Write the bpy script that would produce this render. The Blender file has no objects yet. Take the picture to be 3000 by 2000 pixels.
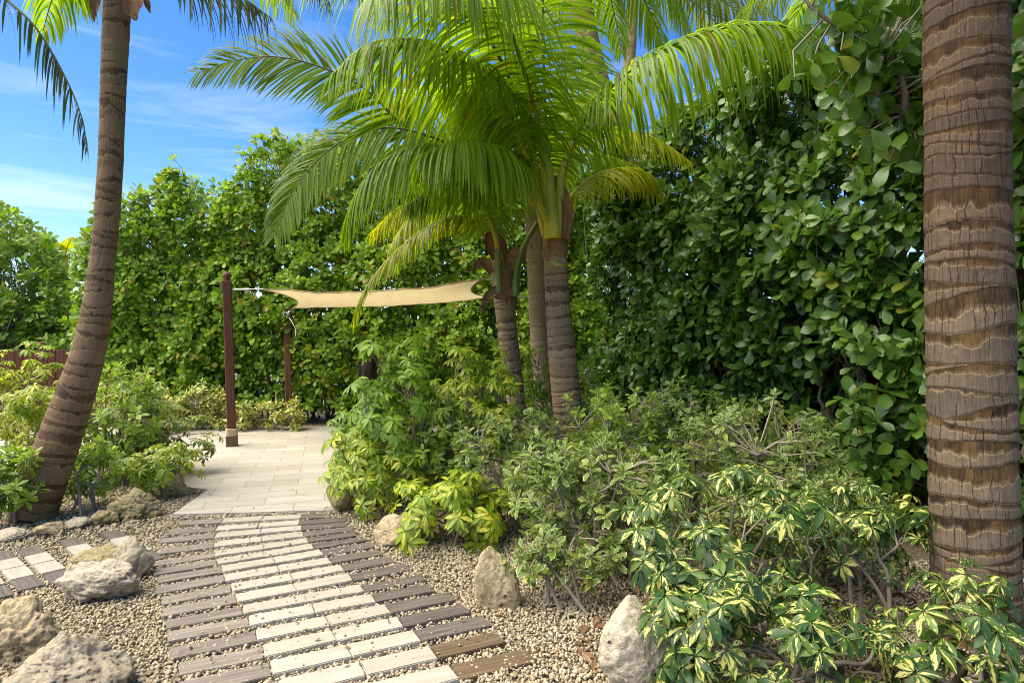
import bpy, bmesh, math
import numpy as np
from mathutils import Vector, noise as mnoise

sc = bpy.context.scene
COL = sc.collection
R = math.radians

# ------------------------------------------------------------------ camera, world, sun, exposure
FPX, CX, CY, EYE = 1800.0, 1500.0, 1000.0, 1.5      # photograph calibration (3000 x 2000)
cam = bpy.data.cameras.new('camera'); cam_o = bpy.data.objects.new('camera', cam); COL.objects.link(cam_o)
cam.sensor_width = 36.0; cam.lens = FPX / 3000 * 36.0
cam.clip_start = 0.05; cam.clip_end = 3000
cam_o.location = (0, 0, EYE); cam_o.rotation_euler = (R(90), 0, 0)
sc.camera = cam_o

SUN_EL, SUN_AZ = 57.0, 258.0        # azimuth clockwise from +Y: sun from the left, a little behind the camera
sv = Vector((math.sin(R(SUN_AZ)) * math.cos(R(SUN_EL)), math.cos(R(SUN_AZ)) * math.cos(R(SUN_EL)), math.sin(R(SUN_EL))))
w = bpy.data.worlds.new('World'); sc.world = w; w.use_nodes = True
nt = w.node_tree; nt.nodes.clear()
sky = nt.nodes.new('ShaderNodeTexSky'); sky.sky_type = 'NISHITA'; sky.sun_disc = False
sky.sun_elevation = R(SUN_EL); sky.sun_rotation = R(SUN_AZ)
sky.air_density = 1.0; sky.dust_density = 0.6; sky.ozone_density = 2.5
tc = nt.nodes.new('ShaderNodeTexCoord')
mp = nt.nodes.new('ShaderNodeMapping'); mp.inputs['Scale'].default_value = (1.3, 2.2, 13.0)
mp.inputs['Rotation'].default_value = (0.0, R(-14), R(20))
nz = nt.nodes.new('ShaderNodeTexNoise'); nz.inputs['Scale'].default_value = 1.5; nz.inputs['Detail'].default_value = 7
nz.inputs['Roughness'].default_value = 0.58; nz.inputs['Distortion'].default_value = 0.9
cr = nt.nodes.new('ShaderNodeValToRGB')
cr.color_ramp.elements[0].position = 0.46; cr.color_ramp.elements[0].color = (0, 0, 0, 1)
cr.color_ramp.elements[1].position = 0.80; cr.color_ramp.elements[1].color = (0.45, 0.45, 0.45, 1)
sep = nt.nodes.new('ShaderNodeSeparateXYZ')
hz = nt.nodes.new('ShaderNodeMapRange')       # the veil of cirrus is thicker low in the sky
hz.inputs['From Min'].default_value = 0.02; hz.inputs['From Max'].default_value = 0.5
hz.inputs['To Min'].default_value = 1.35; hz.inputs['To Max'].default_value = 0.30
mul = nt.nodes.new('ShaderNodeMath'); mul.operation = 'MULTIPLY'; mul.use_clamp = True
hs = nt.nodes.new('ShaderNodeHueSaturation'); hs.inputs['Saturation'].default_value = 1.38; hs.inputs['Value'].default_value = 0.93; hs.inputs['Hue'].default_value = 0.512
mx = nt.nodes.new('ShaderNodeMix'); mx.data_type = 'RGBA'
bg = nt.nodes.new('ShaderNodeBackground'); bg.inputs['Strength'].default_value = 0.10
wo = nt.nodes.new('ShaderNodeOutputWorld')
L = nt.links.new
L(tc.outputs['Generated'], mp.inputs['Vector']); L(mp.outputs['Vector'], nz.inputs['Vector'])
L(nz.outputs['Fac'], cr.inputs['Fac']); L(tc.outputs['Generated'], sep.inputs[0]); L(sep.outputs['Z'], hz.inputs['Value'])
L(cr.outputs['Color'], mul.inputs[0]); L(hz.outputs[0], mul.inputs[1])
L(sky.outputs['Color'], hs.inputs['Color']); L(hs.outputs['Color'], mx.inputs['A'])
mx.inputs['B'].default_value = (5.6, 5.8, 6.2, 1)
L(mul.outputs[0], mx.inputs['Factor']); L(mx.outputs['Result'], bg.inputs['Color']); L(bg.outputs[0], wo.inputs[0])

sun = bpy.data.lights.new('sun', 'SUN'); sun.energy = 4.3; sun.angle = R(70); sun.color = (1.0, 0.91, 0.72)
sun_o = bpy.data.objects.new('sun', sun); COL.objects.link(sun_o)
sun_o.rotation_euler = (-sv).to_track_quat('-Z', 'Y').to_euler(); sun_o.location = sv * 30

sc.view_settings.view_transform = 'Standard'; sc.view_settings.look = 'None'
sc.view_settings.exposure = 1.5; sc.view_settings.gamma = 1.0
sc.cycles.use_denoising = True; sc.cycles.filter_width = 1.0
sc.cycles.max_bounces = 8; sc.cycles.diffuse_bounces = 6; sc.cycles.glossy_bounces = 2; sc.cycles.transmission_bounces = 5
sc.cycles.caustics_reflective = False; sc.cycles.caustics_refractive = False

# ------------------------------------------------------------------ helpers
def P(px, py, d):                                  # photo pixel + distance -> world
    return np.array([(px - CX) / FPX * d, d, EYE - (py - CY) / FPX * d])
def G(px, py):                                     # photo pixel of a ground point -> world
    return P(px, py, FPX * EYE / (py - CY))
def nrm(v):
    return v / np.maximum(np.linalg.norm(v, axis=-1, keepdims=True), 1e-9)
UP = np.array([0, 0, 1.0])

def tag(o, label=None, cat=None, group=None, kind=None):
    if label: o['label'] = label
    if cat: o['category'] = cat
    if group: o['group'] = group
    if kind: o['kind'] = kind
    return o
def thing(name, loc, label, cat, group=None):
    o = bpy.data.objects.new(name, None); COL.objects.link(o); o.empty_display_size = 0.1
    o.location = [float(c) for c in loc]
    return tag(o, label, cat, group)

class MB:
    """collects shapes; build() links them as ONE mesh object"""
    def __init__(s): s.V = []; s.Q = []; s.U = []; s.M = []; s.n = 0; s.A = {}
    def add(s, V, Q, uv=None, m=0, **attrs):
        V = np.asarray(V, float).reshape(-1, 3); Q = np.asarray(Q, int).reshape(-1, 4)
        s.V.append(V); s.Q.append(Q + s.n)
        s.U.append(np.zeros((len(V), 2)) if uv is None else np.asarray(uv, float).reshape(-1, 2))
        s.M.append(np.full(len(Q), m, int)); s.n += len(V)
        for k, a in attrs.items(): s.A.setdefault(k, []).append(np.asarray(a, float).ravel())
        return s
    def build(s, name, mats, parent=None, smooth=True, loc=None):
        V = np.concatenate(s.V); Q = np.concatenate(s.Q); U = np.concatenate(s.U); M = np.concatenate(s.M)
        org = np.array(parent.location if parent is not None else (loc if loc is not None else (0, 0, 0)), float)
        if parent is not None and parent.parent is not None: org = org + np.array(parent.parent.location, float)
        V = V - org
        me = bpy.data.meshes.new(name)
        me.vertices.add(len(V)); me.vertices.foreach_set('co', V.ravel())
        tri = Q[:, 3] == Q[:, 2]
        tot = np.where(tri, 3, 4); start = np.concatenate([[0], np.cumsum(tot)[:-1]])
        keep = np.ones(Q.shape, bool); keep[tri, 3] = False
        li = Q[keep]
        me.loops.add(len(li)); me.loops.foreach_set('vertex_index', li.astype(np.int32))
        me.polygons.add(len(Q)); me.polygons.foreach_set('loop_start', start.astype(np.int32))
        me.polygons.foreach_set('use_smooth', np.full(len(Q), smooth))
        if not isinstance(mats, (list, tuple)): mats = [mats]
        for m in mats: me.materials.append(m)
        me.polygons.foreach_set('material_index', M.astype(np.int32))
        ul = me.uv_layers.new(name='UVMap'); ul.data.foreach_set('uv', U[li].ravel())
        for k, a in s.A.items():
            at = me.attributes.new(k, 'FLOAT', 'POINT'); at.data.foreach_set('value', np.concatenate(a).astype(np.float32))
        me.update(calc_edges=True)
        o = bpy.data.objects.new(name, me); COL.objects.link(o)
        if parent is not None: o.parent = parent
        elif loc is not None: o.location = [float(c) for c in loc]
        return o

def spline(pts, n, extra=None):
    pts = np.asarray(pts, float); k = len(pts)
    Pp = np.vstack([2 * pts[0] - pts[1], pts, 2 * pts[-1] - pts[-2]])
    t = np.linspace(0, k - 1 - 1e-6, n); i = t.astype(int); f = (t - i)[:, None]
    a, b, c, d = Pp[i], Pp[i + 1], Pp[i + 2], Pp[i + 3]
    return 0.5 * (2 * b + (c - a) * f + (2 * a - 5 * b + 4 * c - d) * f ** 2 + (3 * b - a - 3 * c + d) * f ** 3)

def tube(mb, pts, rad, ns=6, m=0, cap=False, uvscale=1.0):
    pts = np.asarray(pts, float); n = len(pts)
    rad = np.full(n, rad) if np.isscalar(rad) else np.asarray(rad, float)
    T = nrm(np.gradient(pts, axis=0))
    ref = np.array([1.0, 0.13, 0.07]) if abs(T[0][2]) > 0.7 else UP
    S = nrm(np.cross(T, ref)); N = np.cross(S, T)
    th = np.linspace(0, 2 * np.pi, ns, endpoint=False)
    V = pts[:, None] + rad[:, None, None] * (np.cos(th)[None, :, None] * S[:, None] + np.sin(th)[None, :, None] * N[:, None])
    i = np.arange(n - 1)[:, None]; j = np.arange(ns)[None]
    a = i * ns + j; b = i * ns + (j + 1) % ns
    Q = np.stack([a, b, b + ns, a + ns], -1).reshape(-1, 4)
    uv = np.stack(np.broadcast_arrays(th[None] / (2 * np.pi), np.linspace(0, 1, n)[:, None] * uvscale), -1)
    mb.add(V, Q, uv, m)
    if cap:
        for r0, flip in ((0, 1), (n - 1, 0)):
            c = pts[r0]; ring = V[r0]
            Vc = np.vstack([ring, c]); q = [[(k + 1) % ns, k, ns, ns] if flip else [k, (k + 1) % ns, ns, ns] for k in range(ns)]
            mb.add(Vc, q, None, m)

def twigs(mb, A, B, r0, r1, rng, ns=3, sag=0.0, m=0):
    """many thin bent sticks from A[i] to B[i]"""
    A = np.asarray(A); B = np.asarray(B); N = len(A)
    if N == 0: return
    Lk = np.linalg.norm(B - A, axis=1, keepdims=True)
    mid = (A + B) / 2 + rng.normal(0, 0.10, (N, 3)) * Lk; mid[:, 2] -= sag * Lk[:, 0]
    T = nrm(B - A); ref = np.where(np.abs(T[:, 2:3]) > 0.8, np.array([[1.0, 0, 0]]), np.array([[0, 0, 1.0]]))
    S = nrm(np.cross(T, ref)); Nn = np.cross(S, T)
    th = np.linspace(0, 2 * np.pi, ns, endpoint=False)
    ringv = np.cos(th)[None, :, None] * S[:, None] + np.sin(th)[None, :, None] * Nn[:, None]
    V = np.stack([A[:, None] + ringv * r0, mid[:, None] + ringv * (r0 + r1) / 2, B[:, None] + ringv * r1], 1)
    j = np.arange(ns); q = []
    for k in range(2):
        a = k * ns + j; b = k * ns + (j + 1) % ns
        q.append(np.stack([a, b, b + ns, a + ns], -1))
    q = np.concatenate(q)
    mb.add(V, (q[None] + (np.arange(N) * 3 * ns)[:, None, None]), None, m)

PROF = {
    'obovate': [(0, .05), (.12, .10), (.35, .34), (.6, .52), (.8, .52), (.93, .32), (1, .06)],
    'ellipse': [(0, .04), (.15, .22), (.35, .42), (.55, .48), (.75, .36), (.9, .17), (1, .01)],
    'ribbon': [(0, .35), (.08, .5), (.3, .5), (.55, .45), (.75, .33), (.9, .17), (1, .02)],
}
def leaves(mb, pos, d, n, length, width, rng, prof='obovate', seg=5, bend=0.3, grav=0.0, fold=0.15, m=0):
    """many leaves, each a small folded, curved blade; pos/d/n are (N,3)"""
    N = len(pos)
    if N == 0: return
    length = np.broadcast_to(np.asarray(length, float), (N,)); width = np.broadcast_to(np.asarray(width, float), (N,))
    bend = np.broadcast_to(np.asarray(bend, float), (N,)); grav = np.broadcast_to(np.asarray(grav, float), (N,))
    fold = np.broadcast_to(np.asarray(fold, float), (N,))
    pt = np.array(PROF[prof]); ts = np.linspace(0, 1, seg + 1); wv = np.interp(ts, pt[:, 0], pt[:, 1])
    d = nrm(d); S = nrm(np.cross(d, n)); nn = np.cross(S, d)
    p = pos.copy(); rows = []
    step = (length / seg)[:, None]
    for k, t in enumerate(ts):
        hw = (width * wv[k])[:, None]
        up = nn * (hw * fold[:, None])
        rows.append(np.stack([p - S * hw + up, p, p + S * hw + up], 1))
        d = nrm(d - nn * (bend / seg)[:, None] - UP * (grav / seg)[:, None])
        S2 = S - d * np.sum(S * d, 1, keepdims=True); S = nrm(S2); nn = np.cross(S, d)
        p = p + d * step
    V = np.stack(rows, 1)                           # N, seg+1, 3, 3
    k = np.arange(seg)[:, None]; c = np.arange(2)[None]
    a = k * 3 + c
    q = np.stack([a, a + 1, a + 4, a + 3], -1).reshape(-1, 4)
    nv = (seg + 1) * 3
    Q = q[None] + (np.arange(N) * nv)[:, None, None]
    uv = np.stack(np.broadcast_arrays(np.array([0, .5, 1])[None, :], ts[:, None]), -1).reshape(-1, 2)
    mb.add(V, Q, np.tile(uv, (N, 1)), m)

def perp_frame(ax):
    ref = np.where(np.abs(ax[:, 2:3]) > 0.9, np.array([[1.0, 0, 0]]), np.array([[0, 0, 1.0]]))
    a = nrm(np.cross(ax, ref)); return a, np.cross(ax, a)

def rosettes(mb, tips, ax, rng, k=(6, 9), ln=(.10, .16), asp=.55, pol=(30, 85), spread=.05, prof='obovate', bend=.5, grav=0.0, fold=.15, seg=5, m=0):
    ax = nrm(ax); A, B = perp_frame(ax)
    kk = rng.integers(k[0], k[1] + 1, len(tips))
    idx = np.repeat(np.arange(len(tips)), kk)
    order = np.concatenate([np.arange(c) for c in kk]); frac = order / np.maximum(np.repeat(kk, kk) - 1, 1)
    phi = order * 2.39996 + np.repeat(rng.uniform(0, 6.28, len(tips)), kk) + rng.normal(0, .25, len(idx))
    po = np.radians(pol[0] + (pol[1] - pol[0]) * frac + rng.normal(0, 10, len(idx)))
    rad = np.cos(phi)[:, None] * A[idx] + np.sin(phi)[:, None] * B[idx]
    d = np.sin(po)[:, None] * rad + np.cos(po)[:, None] * ax[idx]
    n = nrm(np.cos(po)[:, None] * -rad + np.sin(po)[:, None] * ax[idx])
    n = nrm(n + rng.normal(0, .18, n.shape))
    pos = tips[idx] - ax[idx] * (frac * spread)[:, None]
    ll = rng.uniform(ln[0], ln[1], len(idx)) * (0.62 + .38 * np.minimum(1, frac * 2 + .25))
    leaves(mb, pos, d, n, ll, ll * asp * rng.uniform(.85, 1.15, len(idx)), rng, prof, seg, rng.normal(bend, .25, len(idx)), grav, rng.uniform(.5, 1.5, len(idx)) * fold, m)

def vnoise(u, v, nu, rng):
    """value noise, periodic in u with nu cells; v free"""
    lat = rng.random((nu, 512))
    ui = np.floor(u).astype(int); vi = np.floor(v).astype(int); fu = u - ui; fv = v - vi
    fu = fu * fu * (3 - 2 * fu); fv = fv * fv * (3 - 2 * fv)
    g = lambda a, b: lat[a % nu, b % 512]
    return (g(ui, vi) * (1 - fu) + g(ui + 1, vi) * fu) * (1 - fv) + (g(ui, vi + 1) * (1 - fu) + g(ui + 1, vi + 1) * fu) * fv

# ------------------------------------------------------------------ materials
class NT:
    def __init__(s, name):
        s.m = bpy.data.materials.new(name); s.m.use_nodes = True; s.t = s.m.node_tree; s.t.nodes.clear()
        s.out = s.t.nodes.new('ShaderNodeOutputMaterial')
    def n(s, kind, **kw):
        nd = s.t.nodes.new('ShaderNode' + kind)
        for k, v in kw.items():
            if k in nd.inputs: s.set(nd, k, v)
            else: setattr(nd, k, v)
        return nd
    def set(s, nd, k, v):
        i = nd.inputs[k]
        if isinstance(v, bpy.types.NodeSocket): s.t.links.new(v, i)
        elif isinstance(v, (tuple, list)) and len(v) == 3 and i.type == 'RGBA': i.default_value = (*v, 1)
        else: i.default_value = v
    def mix(s, f, a, b, blend='MIX'):
        nd = s.n('Mix', data_type='RGBA', blend_type=blend)
        for k, v in (('Factor', f), ('A', a), ('B', b)):
            i = [x for x in nd.inputs if x.name == k and (x.type == 'RGBA' if k != 'Factor' else x.type == 'VALUE')][0]
            if isinstance(v, bpy.types.NodeSocket): s.t.links.new(v, i)
            elif isinstance(v, (tuple, list)): i.default_value = (*v[:3], 1)
            else: i.default_value = v
        return [x for x in nd.outputs if x.type == 'RGBA'][0]
    def math(s, op, a, b=0.0, clamp=False):
        nd = s.n('Math', operation=op, use_clamp=clamp)
        for k, v in enumerate((a, b)):
            if isinstance(v, bpy.types.NodeSocket): s.t.links.new(v, nd.inputs[k])
            else: nd.inputs[k].default_value = v
        return nd.outputs[0]
    def ramp(s, f, stops):
        nd = s.n('ValToRGB'); e = nd.color_ramp.elements
        while len(e) < len(stops): e.new(0.5)
        for el, (p, c) in zip(e, stops):
            el.position = p; el.color = (*c, 1) if not np.isscalar(c) else (c, c, c, 1)
        s.t.links.new(f, nd.inputs[0]); return nd.outputs[0]
    def noise(s, vec, scale, detail=4, rough=.55, dist=0.0):
        nd = s.n('TexNoise', Scale=scale, Detail=detail, Roughness=rough, Distortion=dist)
        if vec is not None: s.t.links.new(vec, nd.inputs['Vector'])
        return nd.outputs['Fac']
    def obj(s): return s.n('TexCoord').outputs['Object']
    def mapv(s, vec, scale=(1, 1, 1), rot=(0, 0, 0)):
        nd = s.n('Mapping'); s.t.links.new(vec, nd.inputs['Vector'])
        nd.inputs['Scale'].default_value = scale; nd.inputs['Rotation'].default_value = rot; return nd.outputs[0]
    def bump(s, h, strength=.4, dist=.01):
        nd = s.n('Bump', Strength=strength, Distance=dist); s.t.links.new(h, nd.inputs['Height']); return nd.outputs[0]
    def done(s, col, rough=.7, normal=None, transl=0.0, tcol=None, spec=0.5):
        b = s.n('BsdfPrincipled'); s.set(b, 'Base Color', col); s.set(b, 'Roughness', rough); s.set(b, 'Specular IOR Level', spec)
        if normal is not None: s.t.links.new(normal, b.inputs['Normal'])
        sh = b.outputs[0]
        if transl:
            tr = s.n('BsdfTranslucent'); s.set(tr, 'Color', tcol if tcol is not None else col)
            ms = s.n('MixShader'); s.set(ms, 'Fac', transl); s.t.links.new(sh, ms.inputs[1]); s.t.links.new(tr.outputs[0], ms.inputs[2]); sh = ms.outputs[0]
        s.t.links.new(sh, s.out.inputs[0]); return s.m

def leaf_mat(name, c0, c1, c2=None, rough=.38, transl=.3, var=None, vcol=(.6, .55, .2), vamt=.5, tboost=(1.25, 1.35, .55), spec=.5, rare=None):
    t = NT(name); rnd = t.n('NewGeometry').outputs['Random Per Island']
    uvn = t.n('UVMap').outputs[0]; sp = t.n('SeparateXYZ'); t.t.links.new(uvn, sp.inputs[0])
    stops = [(0, c0), (.55, c1), (1, c2 or c1)]
    if rare: stops = [(0, c0), (.5, c1), (.955, c2 or c1), (.97, rare), (1, rare)]
    col = t.ramp(rnd, stops)
    big = t.noise(t.obj(), 1.3, 3)
    col = t.mix(t.math('MULTIPLY', t.math('SUBTRACT', big, .35, True), 1.1, True), col, t.mix(1.0, col, (.62, .72, .55), 'MULTIPLY'))
    du = t.math('ABSOLUTE', t.math('SUBTRACT', sp.outputs[0], .5))
    v2 = t.n('CombineXYZ'); t.t.links.new(t.math('MULTIPLY', rnd, 91.0), v2.inputs[2]); t.t.links.new(sp.outputs[0], v2.inputs[0]); t.t.links.new(sp.outputs[1], v2.inputs[1])
    if var == 'margin':
        e = t.math('ADD', t.math('MULTIPLY', du, 2.0), t.math('MULTIPLY', t.noise(v2.outputs[0], 5.0, 2), .5))
        e = t.math('MAXIMUM', e, t.math('ADD', sp.outputs[1], .16))
        f = t.math('MULTIPLY', t.math('SUBTRACT', e, 1.02), 9.0, True)
        col = t.mix(f, col, vcol)
    elif var == 'patch':
        nf = t.noise(v2.outputs[0], 2.6, 2, .5, .6)
        inn = t.math('MULTIPLY', du, -.35)
        f = t.math('MULTIPLY', t.math('SUBTRACT', t.math('ADD', nf, inn), t.math('SUBTRACT', .86 - vamt * .5, t.math('MULTIPLY', t.math('FRACT', t.math('MULTIPLY', rnd, 17.0)), .30))), 16.0, True)
        col = t.mix(f, col, vcol)
    rib = t.math('MULTIPLY', t.math('SUBTRACT', .045, du), 22.0, True)
    col = t.mix(t.math('MULTIPLY', rib, .35), col, t.mix(1.0, col, (1.7, 1.7, 1.2), 'MULTIPLY'))
    tcol = t.mix(1.0, col, tboost, 'MULTIPLY')
    bmp = t.bump(t.noise(v2.outputs[0], 4.0, 2), .12, .01)
    return t.done(col, rough, bmp, transl, tcol, spec)

M = {}
M['clusia'] = leaf_mat('clusia_leaf', (.12, .21, .018), (.20, .33, .025), (.31, .43, .04), .5, .42, spec=.35, rare=(.34, .26, .03))
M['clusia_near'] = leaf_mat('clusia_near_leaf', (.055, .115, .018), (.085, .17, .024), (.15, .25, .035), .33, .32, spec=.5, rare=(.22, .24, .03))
M['clusia_bright'] = leaf_mat('clusia_bright_leaf', (.12, .21, .018), (.19, .31, .025), (.28, .40, .04), .5, .4, spec=.35, rare=(.3, .25, .05))
M['pitto'] = leaf_mat('pittosporum_leaf', (.09, .145, .03), (.135, .20, .038), (.20, .27, .045), .45, .32, 'margin', (.52, .54, .24), spec=.4, rare=(.4, .38, .06))
M['pitto_bright'] = leaf_mat('pittosporum_bright_leaf', (.14, .23, .022), (.21, .32, .028), (.29, .40, .04), .45, .42, 'margin', (.55, .56, .20), spec=.4)
M['scheff'] = leaf_mat('schefflera_leaf', (.07, .13, .018), (.11, .19, .022), (.19, .28, .028), .4, .36, 'patch', (.62, .56, .20), .5)
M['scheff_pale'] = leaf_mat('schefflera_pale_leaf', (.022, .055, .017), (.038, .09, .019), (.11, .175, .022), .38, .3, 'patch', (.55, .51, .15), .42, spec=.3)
M['scheff_lime'] = leaf_mat('schefflera_lime_leaf', (.14, .23, .014), (.23, .33, .018), (.34, .41, .022), .42, .46, 'patch', (.60, .55, .06), .48)
M['scheff_green'] = leaf_mat('schefflera_green_leaf', (.12, .22, .016), (.18, .30, .02), (.26, .38, .025), .4, .42)
M['border'] = leaf_mat('border_leaf', (.06, .13, .03), (.12, .22, .035), (.2, .28, .05), .4, .3, 'patch', (.68, .60, .18), .62)
M['frond'] = leaf_mat('palm_leaflet', (.14, .24, .010), (.20, .32, .012), (.29, .39, .016), .40, .58, tboost=(1.5, 1.45, .4), rare=(.2, .16, .03))
M['frond_yellow'] = leaf_mat('palm_yellow_leaflet', (.22, .29, .010), (.32, .37, .012), (.43, .43, .02), .4, .58, tboost=(1.4, 1.3, .4))
M['frond_grey'] = leaf_mat('palm_dull_leaflet', (.045, .085, .022), (.08, .12, .025), (.16, .14, .03), .45, .3, rare=(.2, .1, .03))
M['frond_pale'] = leaf_mat('palm_pale_leaflet', (.14, .22, .04), (.24, .29, .07), (.38, .36, .12), .42, .4)

def stalk_mat(name, base, tip):
    t = NT(name); sp = t.n('SeparateXYZ'); t.t.links.new(t.n('UVMap').outputs[0], sp.inputs[0])
    c = t.mix(t.math('MULTIPLY', t.math('SUBTRACT', sp.outputs[1], .12), 6.0, True), base, tip)
    c = t.mix(t.math('MULTIPLY', t.noise(t.mapv(t.obj(), (40, 40, 3)), 1, 3), .35), c, (.1, .08, .03))
    return t.done(c, .45, None, 0, None, .4)
M['stalk'] = stalk_mat('palm_stalk', (.50, .43, .03), (.13, .12, .03))
M['stalk_green'] = stalk_mat('palm_green_stalk', (.18, .25, .05), (.14, .18, .04))
M['stalk_yel'] = stalk_mat('palm_yellow_stalk', (.55, .47, .03), (.32, .34, .04))

def twig_mat(name, a, b):
    t = NT(name); c = t.mix(t.noise(t.obj(), 25, 3), a, b); return t.done(c, .8)
M['twig'] = twig_mat('grey_twig', (.17, .14, .10), (.30, .25, .18))
M['twig_dark'] = twig_mat('dark_twig', (.07, .055, .04), (.15, .12, .08))
M['petiole'] = twig_mat('green_petiole', (.16, .24, .04), (.3, .34, .06))

def trunk_mat(name, plate, plate2, fibre, fibre2, line, crack=.6, bumpd=.012, age=0.0):
    t = NT(name)
    ph = t.n('Attribute', attribute_name='phase').outputs['Fac']; rid = t.n('Attribute', attribute_name='ring').outputs['Fac']
    sp = t.n('SeparateXYZ'); t.t.links.new(t.n('UVMap').outputs[0], sp.inputs[0])
    cv = t.n('CombineXYZ'); ang = t.math('MULTIPLY', sp.outputs[0], 6.28318)
    t.t.links.new(t.math('COSINE', ang), cv.inputs[0]); t.t.links.new(t.math('SINE', ang), cv.inputs[1]); t.t.links.new(sp.outputs[1], cv.inputs[2])
    v = cv.outputs[0]
    fine = t.noise(t.mapv(v, (14, 14, 9)), 1.0, 6, .65)
    fib = t.noise(t.mapv(v, (44, 44, 7.0)), 1.0, 6, .75)
    blot = t.noise(t.mapv(v, (1.5, 1.5, 2.2)), 1.0, 4, .6)
    pc = t.mix(rid, plate, plate2)
    pc = t.mix(t.math('MULTIPLY', fine, .8), pc, t.mix(1.0, pc, (.55, .5, .46), 'MULTIPLY'))
    pd_ = t.math('MULTIPLY', t.math('SUBTRACT', t.noise(t.mapv(v, (2.2, 2.2, 3.2)), 3.0, 5, .7), .52), 4.5, True)
    pc = t.mix(t.math('MULTIPLY', pd_, .5), pc, t.mix(1.0, pc, (.42, .36, .32), 'MULTIPLY'))
    vs_ = t.noise(t.mapv(v, (48, 48, 5.0)), 1.0, 5, .7)
    pc = t.mix(t.math('MULTIPLY', t.math('SUBTRACT', vs_, .42), 2.6, True), t.mix(1.0, pc, (.62, .56, .5), 'MULTIPLY'), t.mix(1.0, pc, (1.18, 1.16, 1.12), 'MULTIPLY'))
    st = t.math('MULTIPLY', t.math('SUBTRACT', t.noise(t.mapv(v, (3, 3, 6)), 1.0, 5, .7), .55), 4.0, True)
    pc = t.mix(t.math('MULTIPLY', st, .6), pc, t.mix(1.0, pc, (.35, .30, .27), 'MULTIPLY'))
    fc = t.mix(t.math('MULTIPLY', t.math('SUBTRACT', blot, .38), 4.0, True), fibre, fibre2)
    fc = t.mix(t.math('MULTIPLY', t.math('SUBTRACT', fib, .35), 2.2, True), t.mix(1.0, fc, (.35, .32, .3), 'MULTIPLY'), fc)
    jit = t.math('ADD', ph, t.math('MULTIPLY', t.math('SUBTRACT', t.noise(t.mapv(v, (9, 9, 5)), 1.0, 4, .6), .5), .22))
    jit = t.math('ADD', jit, t.math('MULTIPLY', t.math('SUBTRACT', t.noise(t.mapv(v, (1.6, 1.6, 3.5)), 1.0, 4, .6), .5), 1.1))
    thr = t.math('ADD', .42, t.math('MULTIPLY', rid, .52))
    isf = t.math('MULTIPLY', t.math('SUBTRACT', jit, thr), 7.0, True)
    c = t.mix(isf, pc, fc)
    ln = t.math('SUBTRACT', 1.0, t.math('MULTIPLY', t.math('ABSOLUTE', t.math('SUBTRACT', jit, thr)), 24.0), True)
    ln2 = t.math('SUBTRACT', 1.0, t.math('MULTIPLY', ph, 16.0), True)
    ln = t.math('MAXIMUM', t.math('MULTIPLY', ln, .45), t.math('MULTIPLY', ln2, t.math('MULTIPLY', t.math('SUBTRACT', t.noise(t.mapv(v, (3, 3, 6)), 1.0, 3), .3), 3.0, True)))
    c = t.mix(t.math('MULTIPLY', ln, .8), c, line)
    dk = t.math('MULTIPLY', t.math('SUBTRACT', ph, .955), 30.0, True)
    c = t.mix(t.math('MULTIPLY', dk, .55), c, (.018, .012, .009))  # ridge shadow under the next ring's rim, painted into the bark colour
    wob = t.noise(t.mapv(v, (2.5, 2.5, 9.0)), 1.0, 4, .6)
    vor = t.n('TexVoronoi', voronoi_dimensions='1D', feature='DISTANCE_TO_EDGE', Scale=1.0)
    t.t.links.new(t.math('ADD', t.math('ADD', t.math('MULTIPLY', sp.outputs[0], 34.0), t.math('MULTIPLY', wob, 1.6)), t.math('MULTIPLY', rid, 91.0)), vor.inputs['W'])
    ck = t.math('SUBTRACT', 1.0, t.math('MULTIPLY', vor.outputs['Distance'], 10.0), True)
    ck = t.math('MULTIPLY', ck, t.math('MULTIPLY', t.math('SUBTRACT', t.noise(t.mapv(v, (2.2, 2.2, 2.5)), 1.0, 4, .65), .46), 7.0, True))
    ck = t.math('MULTIPLY', ck, crack)
    up_ = t.math('MULTIPLY', t.math('SUBTRACT', t.math('ADD', sp.outputs[1], t.math('MULTIPLY', blot, .8)), 1.9), 1.2, True)
    c = t.mix(t.math('MULTIPLY', up_, age), c, t.mix(1.0, c, (.58, .46, .42), 'MULTIPLY'))
    c = t.mix(ck, c, (.03, .02, .014))
    h = t.math('ADD', t.math('MULTIPLY', fine, .35), t.math('MULTIPLY', t.math('MULTIPLY', fib, isf), .5))
    h = t.math('ADD', h, t.math('MULTIPLY', vs_, .3)); h = t.math('SUBTRACT', h, t.math('MULTIPLY', ck, .8)); h = t.math('ADD', h, t.math('MULTIPLY', ln, .35))
    return t.done(c, .85, t.bump(h, .75, bumpd), 0, None, .25)
M['trunk_near'] = trunk_mat('palm_bark_near', (.25, .20, .145), (.15, .125, .098), (.038, .021, .010), (.23, .14, .05), (.44, .31, .13), 1.0, .02, .7)
M['trunk_lean'] = trunk_mat('palm_bark_lean', (.27, .195, .12), (.35, .26, .17), (.12, .075, .042), (.22, .14, .075), (.54, .39, .22), .4)
M['trunk_mid'] = trunk_mat('palm_bark_mid', (.52, .39, .26), (.38, .275, .18), (.17, .11, .065), (.36, .24, .14), (.72, .58, .40), .3)
M['trunk_grey'] = trunk_mat('palm_bark_grey', (.52, .44, .31), (.42, .35, .24), (.36, .29, .18), (.44, .36, .24), (.62, .54, .40), .12)
M['trunk_pale'] = trunk_mat('palm_bark_pale', (.52, .44, .28), (.45, .38, .22), (.35, .26, .12), (.5, .4, .2), (.6, .52, .33), .1)
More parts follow.
